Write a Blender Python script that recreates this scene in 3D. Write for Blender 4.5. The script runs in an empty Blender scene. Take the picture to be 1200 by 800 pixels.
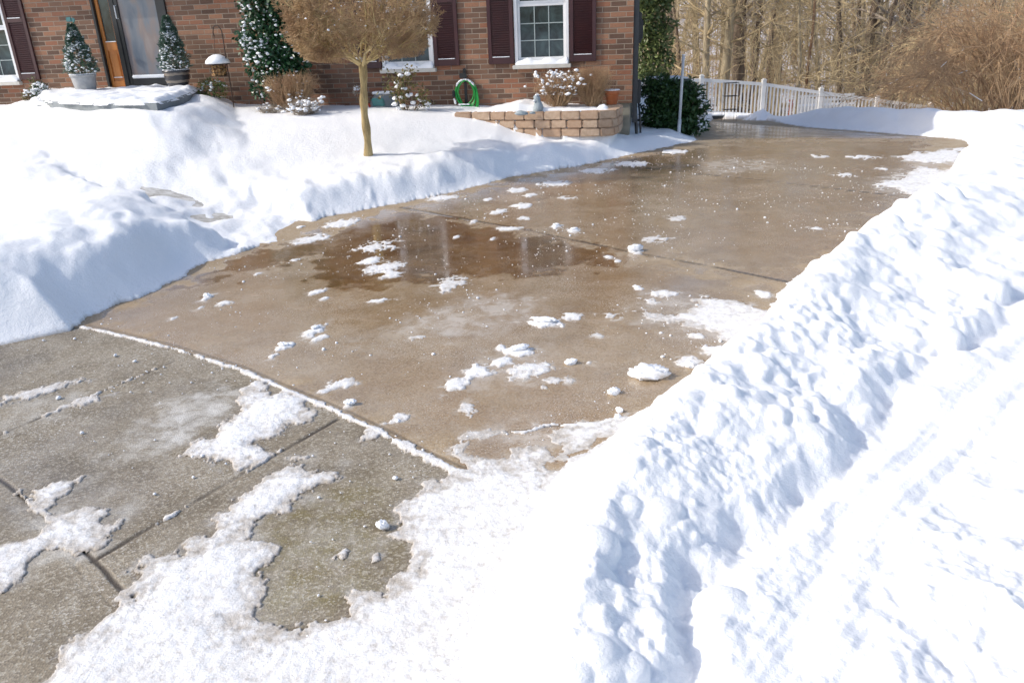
import time; _t0 = time.time()
import bpy, bmesh, math, random
import numpy as np
from mathutils import Matrix, Vector
R_ = math.radians
sc = bpy.context.scene
COL = sc.collection
# ------------------------------------------------------------------ camera
F, PITCH, ROLL, H = 905.0, R_(22.0), R_(2.3), 1.6
fwd = np.array([0, math.cos(PITCH), -math.sin(PITCH)])
r0 = np.array([1.0, 0, 0]); u0 = np.cross(r0, fwd)
rt = math.cos(ROLL) * r0 - math.sin(ROLL) * u0
up = math.sin(ROLL) * r0 + math.cos(ROLL) * u0
cd = bpy.data.cameras.new('camera'); cam = bpy.data.objects.new('camera', cd); COL.objects.link(cam)
cd.sensor_width = 36; cd.lens = F / 1200 * 36; cd.clip_end = 600; cd.clip_start = 0.05
cd.dof.use_dof = True; cd.dof.focus_distance = 4.2; cd.dof.aperture_fstop = 11
M = Matrix(((rt[0], up[0], -fwd[0], 0), (rt[1], up[1], -fwd[1], 0), (rt[2], up[2], -fwd[2], H), (0, 0, 0, 1)))
cam.matrix_world = M; sc.camera = cam
# ------------------------------------------------------------------ light
SUN_AZ, SUN_EL = R_(7.0), R_(36.0)      # travel direction of the light over the ground, measured from +x
w = bpy.data.worlds.new('World'); sc.world = w; w.use_nodes = True
nt = w.node_tree; bg = nt.nodes['Background']; sky = nt.nodes.new('ShaderNodeTexSky')
sky.sky_type = 'NISHITA'; sky.sun_disc = False; sky.sun_elevation = SUN_EL
travel = Vector((math.cos(SUN_AZ) * math.cos(SUN_EL), math.sin(SUN_AZ) * math.cos(SUN_EL), -math.sin(SUN_EL)))
tosun = -travel
sky.sun_rotation = math.atan2(tosun.x, tosun.y)
sky.air_density = 0.9; sky.dust_density = 2.0; sky.ozone_density = 0.4
nt.links.new(sky.outputs[0], bg.inputs[0]); bg.inputs[1].default_value = 0.15
sl = bpy.data.lights.new('sun', 'SUN'); so = bpy.data.objects.new('sun', sl); COL.objects.link(so)
sl.energy = 2.3; sl.angle = R_(0.5); sl.color = (1.0, 0.94, 0.84)
so.rotation_euler = tosun.to_track_quat('Z', 'Y').to_euler()
sc.view_settings.view_transform = 'Standard'; sc.view_settings.look = 'None'
sc.view_settings.exposure = 0.52; sc.view_settings.gamma = 1.0
sc.cycles.max_bounces = 6; sc.cycles.diffuse_bounces = 5; sc.cycles.glossy_bounces = 3
sc.cycles.use_denoising = True

# ------------------------------------------------------------------ survey helpers (pixel of the photo -> point on a known plane)
def ray(x, y): return (x - 600) / F * rt - (y - 400) / F * up + fwd
def gp(x, y, z=0.0):
    d = ray(x, y); t = (z - H) / d[2]; p = np.array([d[0] * t, d[1] * t])
    if z == 0.0:                                       # on the paving, which falls away beyond the house corner
        for _ in range(30):
            zz = -0.08 * max(p[1] - 11.9 + 0.3 * (p[0] - 1.9), 0); zz *= float(np.clip((p[0] - 1.7) / 1.2 + .1, 0, 1)); t = (zz - H) / d[2]; p = .5 * p + .5 * np.array([d[0] * t, d[1] * t])
    return p
def aty(x, y, Y):
    d = ray(x, y); return np.array([0, 0, H]) + d * (Y / d[1])
FA = R_(10.0)
CO = np.array([1.82, 11.3]); NRM = np.array([-math.sin(FA), -math.cos(FA)]); UX = np.array([math.cos(FA), -math.sin(FA)])
def wp(px, py, off=0.0):
    """photo pixel -> (local x, local z) on the facade plane pushed out by off"""
    d = ray(px, py); o = CO + NRM * off; t = (o @ NRM) / (d[:2] @ NRM); p = np.array([0, 0, H]) + t * d
    return float((p[:2] - CO) @ UX), float(p[2])
def wxy(lx, out=0.0): return CO + UX * lx + NRM * out

# ------------------------------------------------------------------ noise
def _hash(ix, iy, seed):
    h = ix.astype(np.int32).view(np.uint32) * np.uint32(374761393) + iy.astype(np.int32).view(np.uint32) * np.uint32(668265263) + np.uint32(seed * 144665)
    h = (h ^ (h >> np.uint32(13))) * np.uint32(1274126177)
    return ((h ^ (h >> np.uint32(16))) & np.uint32(0xFFFF)).astype(np.float32) * np.float32(1 / 65536.0)
def perlin(x, y, seed=0):
    x = np.asarray(x, np.float64); y = np.asarray(y, np.float64)
    ix = np.floor(x); iy = np.floor(y); fx = (x - ix).astype(np.float32); fy = (y - iy).astype(np.float32)
    u = fx * fx * fx * (fx * (fx * 6 - 15) + 10); v = fy * fy * fy * (fy * (fy * 6 - 15) + 10)
    def gr(a, b, dx, dy):
        an = _hash(a, b, seed) * 6.2831853; return np.cos(an) * dx + np.sin(an) * dy
    n00 = gr(ix, iy, fx, fy); n10 = gr(ix + 1, iy, fx - 1, fy); n01 = gr(ix, iy + 1, fx, fy - 1); n11 = gr(ix + 1, iy + 1, fx - 1, fy - 1)
    return ((n00 * (1 - u) + n10 * u) * (1 - v) + (n01 * (1 - u) + n11 * u) * v) * 1.5
def fbm(x, y, sc_, octv=4, seed=0, gain=0.5):
    a = 1.0; s = 0; f = sc_
    for k in range(octv):
        s = s + a * perlin(x * f, y * f, seed + 17 * k); a *= gain; f *= 2.03
    return s
def billow(x, y, sc_, octv=3, seed=0, gain=0.5):
    a = 1.0; s = 0; f = sc_
    for k in range(octv):
        s = s + a * (np.abs(perlin(x * f, y * f, seed + 31 * k)) * 2 - 0.55); a *= gain; f *= 2.1
    return s
def sm(x): x = np.clip(x, 0, 1); return x * x * (3 - 2 * x)

# ------------------------------------------------------------------ object helpers
def props(o, label=None, cat=None, group=None, kind=None):
    if label: o['label'] = label
    if cat: o['category'] = cat
    if group: o['group'] = group
    if kind: o['kind'] = kind
    return o
def link(name, me, mat=None, parent=None, loc=None):
    o = bpy.data.objects.new(name, me); COL.objects.link(o)
    if mat is not None and me is not None: me.materials.append(mat)
    if parent is not None: o.parent = parent
    if loc is not None: o.location = loc
    return o
def empty(name, loc=(0, 0, 0), rz=0.0, **kw):
    o = bpy.data.objects.new(name, None); COL.objects.link(o); o.location = loc; o.rotation_euler = (0, 0, rz)
    o.empty_display_size = 0.2
    return props(o, **kw)
def pymesh(name, V, Fc, smooth=False):
    me = bpy.data.meshes.new(name); me.from_pydata([tuple(v) for v in V], [], [tuple(f) for f in Fc]); me.update()
    if smooth: me.shade_smooth()
    return me
def npmesh(name, V, Q, smooth=False):
    """V (n,3), Q (m,k) k-gons of constant k"""
    me = bpy.data.meshes.new(name); V = np.asarray(V, np.float32); Q = np.asarray(Q, np.int32); k = Q.shape[1]
    me.vertices.add(len(V)); me.vertices.foreach_set('co', V.ravel())
    me.loops.add(Q.size); me.loops.foreach_set('vertex_index', Q.ravel())
    me.polygons.add(len(Q)); me.polygons.foreach_set('loop_start', np.arange(0, Q.size, k, dtype=np.int32))
    me.polygons.foreach_set('loop_total', np.full(len(Q), k, np.int32))
    me.update(calc_edges=True)
    if smooth: me.polygons.foreach_set('use_smooth', np.ones(len(Q), bool))
    return me
class MB:
    """collects boxes, lathes and tubes into one mesh"""
    def __init__(s): s.bm = bmesh.new()
    def box(s, x0, x1, y0, y1, z0, z1, bev=0.0, rot=None, jit=0.0):
        m = bmesh.ops.create_cube(s.bm, size=1.0); vs = m['verts']
        for v in vs:
            v.co = Vector(((x0 + x1) / 2 + v.co.x * (x1 - x0), (y0 + y1) / 2 + v.co.y * (y1 - y0), (z0 + z1) / 2 + v.co.z * (z1 - z0)))
            if jit: v.co += Vector([random.uniform(-jit, jit) for _ in range(3)])
        if rot is not None:
            c = Vector(((x0 + x1) / 2, (y0 + y1) / 2, (z0 + z1) / 2)); bmesh.ops.rotate(s.bm, verts=vs, cent=c, matrix=rot)
        if bev > 0:
            es = list({e for v in vs for e in v.link_edges}); bmesh.ops.bevel(s.bm, geom=es, offset=bev, segments=2, affect='EDGES')
        return s
    def lathe(s, prof, cx=0, cy=0, n=28, a0=0, a1=2 * math.pi):
        full = abs(a1 - a0 - 2 * math.pi) < 1e-6
        rings = []
        for (r, z) in prof:
            rings.append([s.bm.verts.new((cx + r * math.cos(a0 + (a1 - a0) * k / n), cy + r * math.sin(a0 + (a1 - a0) * k / n), z)) for k in range(n if full else n + 1)])
        for a, b in zip(rings[:-1], rings[1:]):
            for k in range(n):
                k2 = (k + 1) % len(a)
                s.bm.faces.new((a[k], a[k2], b[k2], b[k]))
        if full:
            if prof[0][0] > 1e-4: s.bm.faces.new(rings[0][::-1])
            if prof[-1][0] > 1e-4: s.bm.faces.new(rings[-1])
        return s
    def tube(s, pts, r, n=8, closed=False):
        pts = [Vector(p) for p in pts]; N = len(pts); rings = []; up_ = Vector((0, 0, 1))
        for i, p in enumerate(pts):
            a = pts[(i - 1) % N] if (closed or i > 0) else p; b = pts[(i + 1) % N] if (closed or i < N - 1) else p
            t = (b - a).normalized()
            u = t.cross(Vector((0, 1, 0.02)) if abs(t.z) > 0.9 or abs(t.y) < 0.5 else up_).normalized(); v = t.cross(u)
            rr = r[i] if isinstance(r, (list, tuple)) else r
            rings.append([s.bm.verts.new(p + (u * math.cos(2 * math.pi * k / n) + v * math.sin(2 * math.pi * k / n)) * rr) for k in range(n)])
        pr_ = list(zip(rings[:-1], rings[1:]))
        if closed: pr_.append((rings[-1], rings[0]))
        for a, b in pr_:
            for k in range(n): s.bm.faces.new((a[k], a[(k + 1) % n], b[(k + 1) % n], b[k]))
        if not closed: s.bm.faces.new(rings[0][::-1]); s.bm.faces.new(rings[-1])
        return s
    def build(s, name, mat, parent=None, smooth=False, loc=None):
        bmesh.ops.recalc_face_normals(s.bm, faces=s.bm.faces)
        me = bpy.data.meshes.new(name); s.bm.to_mesh(me); s.bm.free()
        if smooth: me.shade_smooth()
        return link(name, me, mat, parent, loc)

# ------------------------------------------------------------------ materials
class NT:
    def __init__(s, name):
        s.m = bpy.data.materials.new(name); s.m.use_nodes = True; s.t = s.m.node_tree; s.b = s.t.nodes['Principled BSDF']
    def n(s, typ, ins=None, **kw):
        nd = s.t.nodes.new(typ)
        for k, v in kw.items(): setattr(nd, k, v)
        for k, v in (ins or {}).items(): s.put(nd.inputs[k], v)
        return nd
    def put(s, sock, v):
        if hasattr(v, 'is_output') or isinstance(v, bpy.types.NodeSocket): s.t.links.new(v, sock)
        elif isinstance(v, (tuple, list)) and len(v) == 3 and sock.type == 'RGBA': sock.default_value = (*v, 1)
        else: sock.default_value = v
    def set(s, **kw):
        for k, v in kw.items(): s.put(s.b.inputs[k.replace('_', ' ')], v)
        return s
    def math(s, op, a, b=None, c=None):
        nd = s.n('ShaderNodeMath', operation=op); s.put(nd.inputs[0], a)
        if b is not None: s.put(nd.inputs[1], b)
        if c is not None: s.put(nd.inputs[2], c)
        return nd.outputs[0]
    def mix(s, f, a, b, typ='MIX'):
        nd = s.n('ShaderNodeMix', data_type='RGBA', blend_type=typ); s.put(nd.inputs[0], f); s.put(nd.inputs[6], a); s.put(nd.inputs[7], b)
        return nd.outputs[2]
    def noise(s, scale, detail=4, rough=0.55, vec=None, dist=0.0):
        nd = s.n('ShaderNodeTexNoise'); nd.inputs['Scale'].default_value = scale; nd.inputs['Detail'].default_value = detail
        nd.inputs['Roughness'].default_value = rough; nd.inputs['Distortion'].default_value = dist
        s.put(nd.inputs['Vector'], vec if vec is not None else s.co()); return nd.outputs['Fac']
    def co(s):
        if not hasattr(s, '_co'): s._co = s.n('ShaderNodeTexCoord').outputs['Object']
        return s._co
    def ramp(s, f, stops, interp='LINEAR'):
        nd = s.n('ShaderNodeValToRGB'); cr = nd.color_ramp; cr.interpolation = interp
        while len(cr.elements) < len(stops): cr.elements.new(0.5)
        for e, (p, c) in zip(cr.elements, stops):
            e.position = p; e.color = (*c, 1) if isinstance(c, (tuple, list)) else (c, c, c, 1)
        s.put(nd.inputs[0], f); return nd.outputs[0]
    def bump(s, h, st=0.5, dist=0.01):
        nd = s.n('ShaderNodeBump'); nd.inputs['Strength'].default_value = st; nd.inputs['Distance'].default_value = dist
        s.put(nd.inputs['Height'], h); s.put(s.b.inputs['Normal'], nd.outputs[0]); return s
    def attr(s, name): return s.n('ShaderNodeAttribute', attribute_name=name).outputs['Fac']

def simple(name, c1, c2=None, scale=8, rough=0.6, bump=0.0, metal=0.0, bscale=None):
    t = NT(name)
    if c2 is None: c2 = tuple(v * 0.8 for v in c1)
    t.set(Base_Color=t.ramp(t.noise(scale), [(0.3, c1), (0.7, c2)]), Roughness=rough, Metallic=metal)
    if bump: t.bump(t.noise(bscale or scale * 4), bump, 0.01)
    return t.m

def snow_mat():
    t = NT('snow'); co = t.co()
    d = t.attr('dirt'); th_ = t.attr('thin')
    base = t.mix(t.math('MULTIPLY', d, t.ramp(t.noise(38, 5, 0.7), [(0.52, 0.0), (0.72, 1.0)])), (0.90, 0.91, 0.93), (0.42, 0.37, 0.30))
    base = t.mix(t.math('MULTIPLY', th_, t.ramp(t.noise(21, 7, 0.75), [(0.38, 0.1), (0.68, 1.0)])), base, (0.44, 0.40, 0.35))
    base = t.mix(t.math('MULTIPLY', t.attr('rim'), 0.85), base, (0.36, 0.30, 0.23))
    t.set(Base_Color=base, Roughness=0.62)
    t.b.inputs['Subsurface Weight'].default_value = 0.35; t.b.inputs['Subsurface Radius'].default_value = (1.0, 1.0, 1.0); t.b.inputs['Subsurface Scale'].default_value = 0.02
    t.b.inputs['Specular IOR Level'].default_value = 0.3
    h = t.math('ADD', t.math('MULTIPLY', t.noise(26, 5, 0.65), 1.0), t.math('MULTIPLY', t.noise(120, 4, 0.7), 0.5))
    t.bump(h, 0.6, 0.013)
    return t.m
MSNOW = snow_mat()
def snow_plain():
    t = NT('snow_small'); t.set(Base_Color=(0.86, 0.88, 0.91), Roughness=0.6); t.bump(t.noise(60, 4), 0.4, 0.01); return t.m
MSN2 = snow_plain()

def concrete_mat(name, walk):
    t = NT(name); co = t.co()
    big = t.noise(0.55, 5, 0.6); mid = t.noise(3.1, 6, 0.62); fine = t.noise(55, 4, 0.7)
    if walk:
        c = t.ramp(mid, [(0.3, (0.17, 0.14, 0.095)), (0.5, (0.26, 0.22, 0.16)), (0.72, (0.35, 0.305, 0.235))])
        c = t.mix(t.math('MULTIPLY', t.attr('moss'), t.ramp(t.noise(9, 5, 0.7), [(0.35, 0.0), (0.6, 1.0)])), c, (0.17, 0.135, 0.035))
    else:
        c = t.ramp(mid, [(0.28, (0.30, 0.22, 0.135)), (0.5, (0.39, 0.30, 0.195)), (0.75, (0.48, 0.39, 0.28))])
        c = t.mix(t.ramp(big, [(0.42, 0.0), (0.62, 0.75)]), c, (0.38, 0.265, 0.15))
    c = t.mix(t.ramp(t.noise(1.1, 6, 0.7, dist=.6), [(0.35, 0.0), (0.7, 0.45)]), c, t.mix(1.0, c, (0.62, 0.58, 0.52), 'MULTIPLY'))
    # exposed grit: light and dark grains
    vor = t.n('ShaderNodeTexVoronoi', {'Vector': co, 'Scale': 130.0 if walk else 140.0}); cell = vor.outputs['Color']
    sep = t.n('ShaderNodeSeparateColor', {0: cell})
    am = 0.45 if walk else 0.3
    c = t.mix(t.math('MULTIPLY', t.math('GREATER_THAN', sep.outputs[0], 0.80), am), c, (0.50, 0.46, 0.38))
    c = t.mix(t.math('MULTIPLY', t.math('LESS_THAN', sep.outputs[0], 0.22), am), c, (0.10, 0.075, 0.05))
    wet = t.attr('wet')
    wetn = t.math('MULTIPLY', wet, t.ramp(t.noise(2.6, 5, 0.6), [(0.3, 0.55), (0.6, 1.0)]))
    pud = t.ramp(wet, [(0.72, 0.0), (1.0, 1.0)])
    c = t.mix(wetn, c, t.mix(1.0, c, (0.80, 0.73, 0.64), 'MULTIPLY'))
    c = t.mix(pud, c, t.mix(1.0, c, (0.60, 0.48, 0.34), 'MULTIPLY'))
    fr = t.attr('frost_glare')  # frost cover together with the painted sky reflection streak
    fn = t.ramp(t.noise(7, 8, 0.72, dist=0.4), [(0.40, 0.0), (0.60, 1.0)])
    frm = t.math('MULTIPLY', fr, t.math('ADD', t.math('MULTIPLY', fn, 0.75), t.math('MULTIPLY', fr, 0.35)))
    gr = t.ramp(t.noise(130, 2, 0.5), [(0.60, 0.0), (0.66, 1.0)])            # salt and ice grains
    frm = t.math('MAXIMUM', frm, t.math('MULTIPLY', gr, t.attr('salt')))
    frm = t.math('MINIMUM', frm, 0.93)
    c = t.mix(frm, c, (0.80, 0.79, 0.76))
    c = t.mix(t.attr('joint'), c, (0.07, 0.055, 0.04))
    t.set(Base_Color=c)
    ro = t.ramp(wetn, [(0.0, 0.75), (0.30, 0.36), (0.62, 0.17), (1.0, 0.07)])
    nd = t.n('ShaderNodeMix', data_type='FLOAT'); t.put(nd.inputs[0], frm); t.put(nd.inputs[2], ro); t.put(nd.inputs[3], 0.5)
    t.set(Roughness=nd.outputs[0])
    hgt = t.math('ADD', t.math('MULTIPLY', fine, 0.6), t.math('MULTIPLY', vor.outputs['Distance'], 0.8))
    bn = t.n('ShaderNodeBump'); bn.inputs['Distance'].default_value = 0.003
    t.put(bn.inputs['Height'], hgt)
    t.put(bn.inputs['Strength'], t.math('SUBTRACT', 0.62 if walk else 0.33, t.math('MULTIPLY', wetn, 0.31)))
    t.put(t.b.inputs['Normal'], bn.outputs[0])
    film = t.n('ShaderNodeMix', data_type='FLOAT'); t.put(film.inputs[0], frm); t.put(film.inputs[2], t.ramp(wetn, [(0.3, 0.0), (0.7, 0.40), (0.88, 0.55), (1.0, 1.0)])); t.put(film.inputs[3], 0.0)
    t.put(t.b.inputs['Coat Weight'], film.outputs[0]); t.put(t.b.inputs['Coat Roughness'], t.ramp(wetn, [(0.6, 0.16), (0.95, 0.05)])); t.b.inputs['Coat IOR'].default_value = 1.4
    wv = t.n('ShaderNodeBump'); wv.inputs['Strength'].default_value = 0.12; wv.inputs['Distance'].default_value = 0.004; t.put(wv.inputs['Height'], t.noise(11, 3, 0.5)); t.put(t.b.inputs['Coat Normal'], wv.outputs[0])
    return t.m
MDRIVE = concrete_mat('drive_concrete', False); MWALK = concrete_mat('walk_concrete', True)

def brick_mat():
    t = NT('brick'); sx = t.n('ShaderNodeSeparateXYZ', {0: t.co()})
    u = t.math('ADD', sx.outputs[0], sx.outputs[1]); z = sx.outputs[2]
    bw, bh = 0.2133, 0.0677
    row = t.math('FLOOR', t.math('DIVIDE', z, bh))
    off = t.math('ADD', t.math('MULTIPLY', t.math('MODULO', t.math('ABSOLUTE', row), 2.0), 0.5), t.math('MULTIPLY', t.math('SINE', t.math('MULTIPLY', row, 12.3)), 0.07))
    uu = t.math('ADD', t.math('DIVIDE', u, bw), off)
    colm = t.math('FLOOR', uu); fu = t.math('FRACT', uu); fz = t.math('FRACT', t.math('DIVIDE', z, bh))
    cv = t.n('ShaderNodeCombineXYZ', {0: colm, 1: row, 2: 0.0}); wn = t.n('ShaderNodeTexWhiteNoise', {'Vector': cv.outputs[0]})
    c = t.ramp(wn.outputs['Value'], [(0.0, (0.085, 0.052, 0.036)), (0.2, (0.115, 0.068, 0.045)), (0.36, (0.20, 0.100, 0.058)), (0.5, (0.25, 0.115, 0.065)),
                                     (0.64, (0.27, 0.145, 0.085)), (0.76, (0.15, 0.090, 0.058)), (0.92, (0.32, 0.185, 0.115))], 'CONSTANT')
    c = t.mix(1.0, c, (1.14, 1.0, .93), 'MULTIPLY')
    c = t.mix(t.ramp(t.noise(40, 5, 0.7), [(0.35, 0.0), (0.7, 0.5)]), c, (0.13, 0.08, 0.06))
    c = t.mix(t.ramp(t.noise(1.3, 3), [(0.4, 0.0), (0.7, 0.2)]), c, (0.30, 0.19, 0.13))
    def edge(f, wd):
        a = t.math('MINIMUM', f, t.math('SUBTRACT', 1.0, f)); nd = t.n('ShaderNodeMapRange', interpolation_type='SMOOTHSTEP')
        t.put(nd.inputs[0], a); nd.inputs[1].default_value = wd * 0.6; nd.inputs[2].default_value = wd * 1.3; return nd.outputs[0]
    m = t.math('MULTIPLY', edge(fu, 0.026), edge(fz, 0.085))
    c = t.mix(m, t.mix(t.noise(9), (0.33, 0.26, 0.20), (0.24, 0.19, 0.145)), c)
    t.set(Base_Color=c, Roughness=0.85)
    t.bump(t.math('ADD', m, t.math('MULTIPLY', t.noise(70, 4), 0.35)), 0.8, 0.008)
    return t.m
MBRICK = brick_mat()
MFOUND = simple('foundation_stone', (0.36, 0.33, 0.26), (0.24, 0.22, 0.17), 6, 0.85, 0.4)
MWHITE = simple('white_paint', (0.80, 0.80, 0.80), (0.70, 0.71, 0.72), 3, 0.4)
MSILL = simple('sill_stone', (0.62, 0.60, 0.55), (0.5, 0.48, 0.44), 12, 0.7, 0.3)
MSHUT = simple('maroon_paint', (0.055, 0.016, 0.018), (0.04, 0.013, 0.016), 6, 0.45)
MBLACK = simple('black_frame', (0.012, 0.014, 0.016), (0.02, 0.022, 0.025), 5, 0.35)
MDGREY = simple('dark_grey_metal', (0.05, 0.055, 0.06), (0.035, 0.04, 0.045), 8, 0.5)
MGREY = simple('grey_plastic', (0.22, 0.25, 0.26), (0.17, 0.20, 0.21), 8, 0.45)
MSLAB = simple('porch_concrete', (0.23, 0.255, 0.27), (0.17, 0.19, 0.20), 5, 0.8, 0.4)
MROOF = simple('roof_shingle', (0.10, 0.09, 0.085), (0.06, 0.055, 0.05), 20, 0.9, 0.5)
MTERRA = simple('terracotta', (0.45, 0.14, 0.05), (0.36, 0.12, 0.05), 10, 0.75, 0.2)
MSOIL = simple('soil', (0.06, 0.045, 0.03), (0.04, 0.03, 0.02), 20, 0.95, 0.5)
MPALE = simple('pale_pot', (0.42, 0.42, 0.42), (0.30, 0.31, 0.32), 16, 0.7, 0.6)
MRUST = simple('rusty_iron', (0.07, 0.04, 0.025), (0.04, 0.025, 0.02), 30, 0.7, 0.3)
MHOSE = simple('green_hose', (0.01, 0.30, 0.045), (0.01, 0.24, 0.04), 12, 0.35)
MPIPE = simple('galvanised_pipe', (0.62, 0.64, 0.67), (0.5, 0.52, 0.55), 9, 0.45)
MNUT = simple('peanuts', (0.50, 0.30, 0.13), (0.38, 0.21, 0.08), 50, 0.8, 0.5)
MBIN = simple('navy_plastic', (0.02, 0.03, 0.06), (0.015, 0.022, 0.045), 5, 0.4)
MRED = simple('red_paint', (0.45, 0.06, 0.03), (0.32, 0.05, 0.03), 5, 0.5)
MSTATUE = simple('bluish_stone', (0.34, 0.39, 0.42), (0.24, 0.29, 0.32), 14, 0.8, 0.5)
MTEAL = simple('teal_enamel', (0.05, 0.20, 0.20), (0.04, 0.13, 0.14), 20, 0.4)
MFENCE = simple('white_vinyl', (0.85, 0.84, 0.81), (0.76, 0.74, 0.70), 4, 0.45)
def wood_orange():
    t = NT('orange_wood'); mp = t.n('ShaderNodeMapping', {0: t.co()}); mp.inputs['Scale'].default_value = (40, 40, 3)
    t.set(Base_Color=t.ramp(t.noise(1.0, 5, 0.6, mp.outputs[0]), [(0.3, (0.44, 0.15, 0.03)), (0.7, (0.58, 0.23, 0.06))]), Roughness=0.4); return t.m
MORANGE = wood_orange()
def glazed():
    t = NT('glazed_pot'); sx = t.n('ShaderNodeSeparateXYZ', {0: t.co()})
    s = t.math('SINE', t.math('ADD', t.math('MULTIPLY', sx.outputs[2], 62.0), t.math('MULTIPLY', t.noise(9), 2.5)))
    t.set(Base_Color=t.mix(t.ramp(s, [(0.35, 0.0), (0.75, 1.0)]), (0.035, 0.035, 0.04), (0.20, 0.17, 0.14)), Roughness=0.25); return t.m
MGLAZE = glazed()
def glass_dark():
    t = NT('window_glass')
    t.set(Base_Color=t.ramp(t.noise(3.5, 5, 0.6, dist=1.0), [(0.35, (0.008, 0.014, 0.017)), (0.65, (0.045, 0.075, 0.08))]), Roughness=0.06); return t.m
MGLASS = glass_dark()
def glass_storm():
    t = NT('fogged_glass'); mp = t.n('ShaderNodeMapping', {0: t.co()}); mp.inputs['Scale'].default_value = (6, 6, 1.6)
    n = t.noise(1.0, 4, 0.5, mp.outputs[0], .3)
    c = t.ramp(n, [(0.25, (0.10, 0.13, 0.17)), (0.45, (0.16, 0.18, 0.21)), (0.60, (0.22, 0.18, 0.17)), (0.80, (0.27, 0.24, 0.23))])
    t.set(Base_Color=c, Roughness=0.18); return t.m
MSTORM = glass_storm()
def block_mat():
    t = NT('sandstone_block')
    oi = t.n('ShaderNodeObjectInfo').outputs['Random']
    c = t.ramp(t.noise(14, 6, 0.65), [(0.3, (0.36, 0.25, 0.17)), (0.5, (0.52, 0.38, 0.27)), (0.72, (0.62, 0.49, 0.37))])
    c = t.mix(t.math('MULTIPLY', oi, 0.5), c, (0.38, 0.22, 0.13))
    t.set(Base_Color=c, Roughness=0.9); t.bump(t.noise(50, 6, 0.7), 0.8, 0.012); return t.m
MBLOCK = block_mat()
def bark(name, c1, c2, sc1=12):
    t = NT(name); mp = t.n('ShaderNodeMapping', {0: t.co()}); mp.inputs['Scale'].default_value = (1, 1, 0.25)
    t.set(Base_Color=t.ramp(t.noise(sc1, 6, 0.7, mp.outputs[0]), [(0.32, c1), (0.68, c2)]), Roughness=0.9)
    t.bump(t.noise(sc1 * 3, 5, 0.7, mp.outputs[0]), 0.6, 0.02); return t.m
MB_YEL = bark('yellow_bark', (0.16, 0.11, 0.045), (0.52, 0.40, 0.20), 16)
MB_OL = bark('olive_bark', (0.22, 0.17, 0.11), (0.50, 0.42, 0.28), 9)
MB_DK = bark('dark_bark', (0.09, 0.065, 0.045), (0.24, 0.18, 0.13), 9)
MB_RED = bark('reddish_bark', (0.16, 0.085, 0.05), (0.34, 0.22, 0.13), 14)
def twig(name, a, b):
    t = NT(name); t.set(Base_Color=t.ramp(t.noise(3.0, 3), [(0.35, a), (0.65, b)]), Roughness=0.8); return t.m
MT_TAN = twig('tan_twigs', (0.44, 0.33, 0.18), (0.62, 0.49, 0.29))
MT_OL = twig('olive_twigs', (0.32, 0.24, 0.13), (0.50, 0.40, 0.24))
MT_BR = twig('brown_twigs', (0.34, 0.21, 0.12), (0.54, 0.37, 0.21))
MT_GRY = twig('grey_twigs', (0.30, 0.25, 0.20), (0.44, 0.37, 0.30))
MT_GLOBE = twig('globe_twigs', (0.30, 0.185, 0.10), (0.50, 0.35, 0.19))
MT_YEL = twig('yellow_branch', (0.42, 0.31, 0.12), (0.58, 0.46, 0.24))
MGRASSY = twig('dry_grass', (0.50, 0.34, 0.17), (0.62, 0.47, 0.27))
def leafm(name, a, b, rough=0.5):
    t = NT(name); t.set(Base_Color=t.ramp(t.noise(17, 3), [(0.35, a), (0.65, b)]), Roughness=rough); return t.m
ML_HOLLY = leafm('holly_leaf', (0.012, 0.045, 0.018), (0.03, 0.10, 0.035), 0.35)
ML_SPRUCE = leafm('spruce_needle', (0.05, 0.10, 0.07), (0.11, 0.18, 0.13))
ML_YEW = leafm('yew_leaf', (0.015, 0.05, 0.012), (0.05, 0.11, 0.03))
ML_ROSE = leafm('rose_leaf', (0.16, 0.10, 0.03), (0.09, 0.12, 0.03))
ML_CED = leafm('cedar_spray', (0.07, 0.11, 0.03), (0.17, 0.20, 0.06))
ML_GRN = leafm('low_green', (0.06, 0.12, 0.02), (0.14, 0.18, 0.04))
def floor_mat():
    t = NT('woods_floor'); n = t.noise(0.35, 6, 0.65)
    c = t.ramp(t.noise(5, 6, 0.7), [(0.3, (0.16, 0.10, 0.055)), (0.7, (0.32, 0.22, 0.12))])
    t.set(Base_Color=t.mix(t.ramp(n, [(0.40, 0.0), (0.48, 1.0)]), c, (0.74, 0.74, 0.80)), Roughness=0.95); return t.m
MFLOOR = floor_mat()

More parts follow.
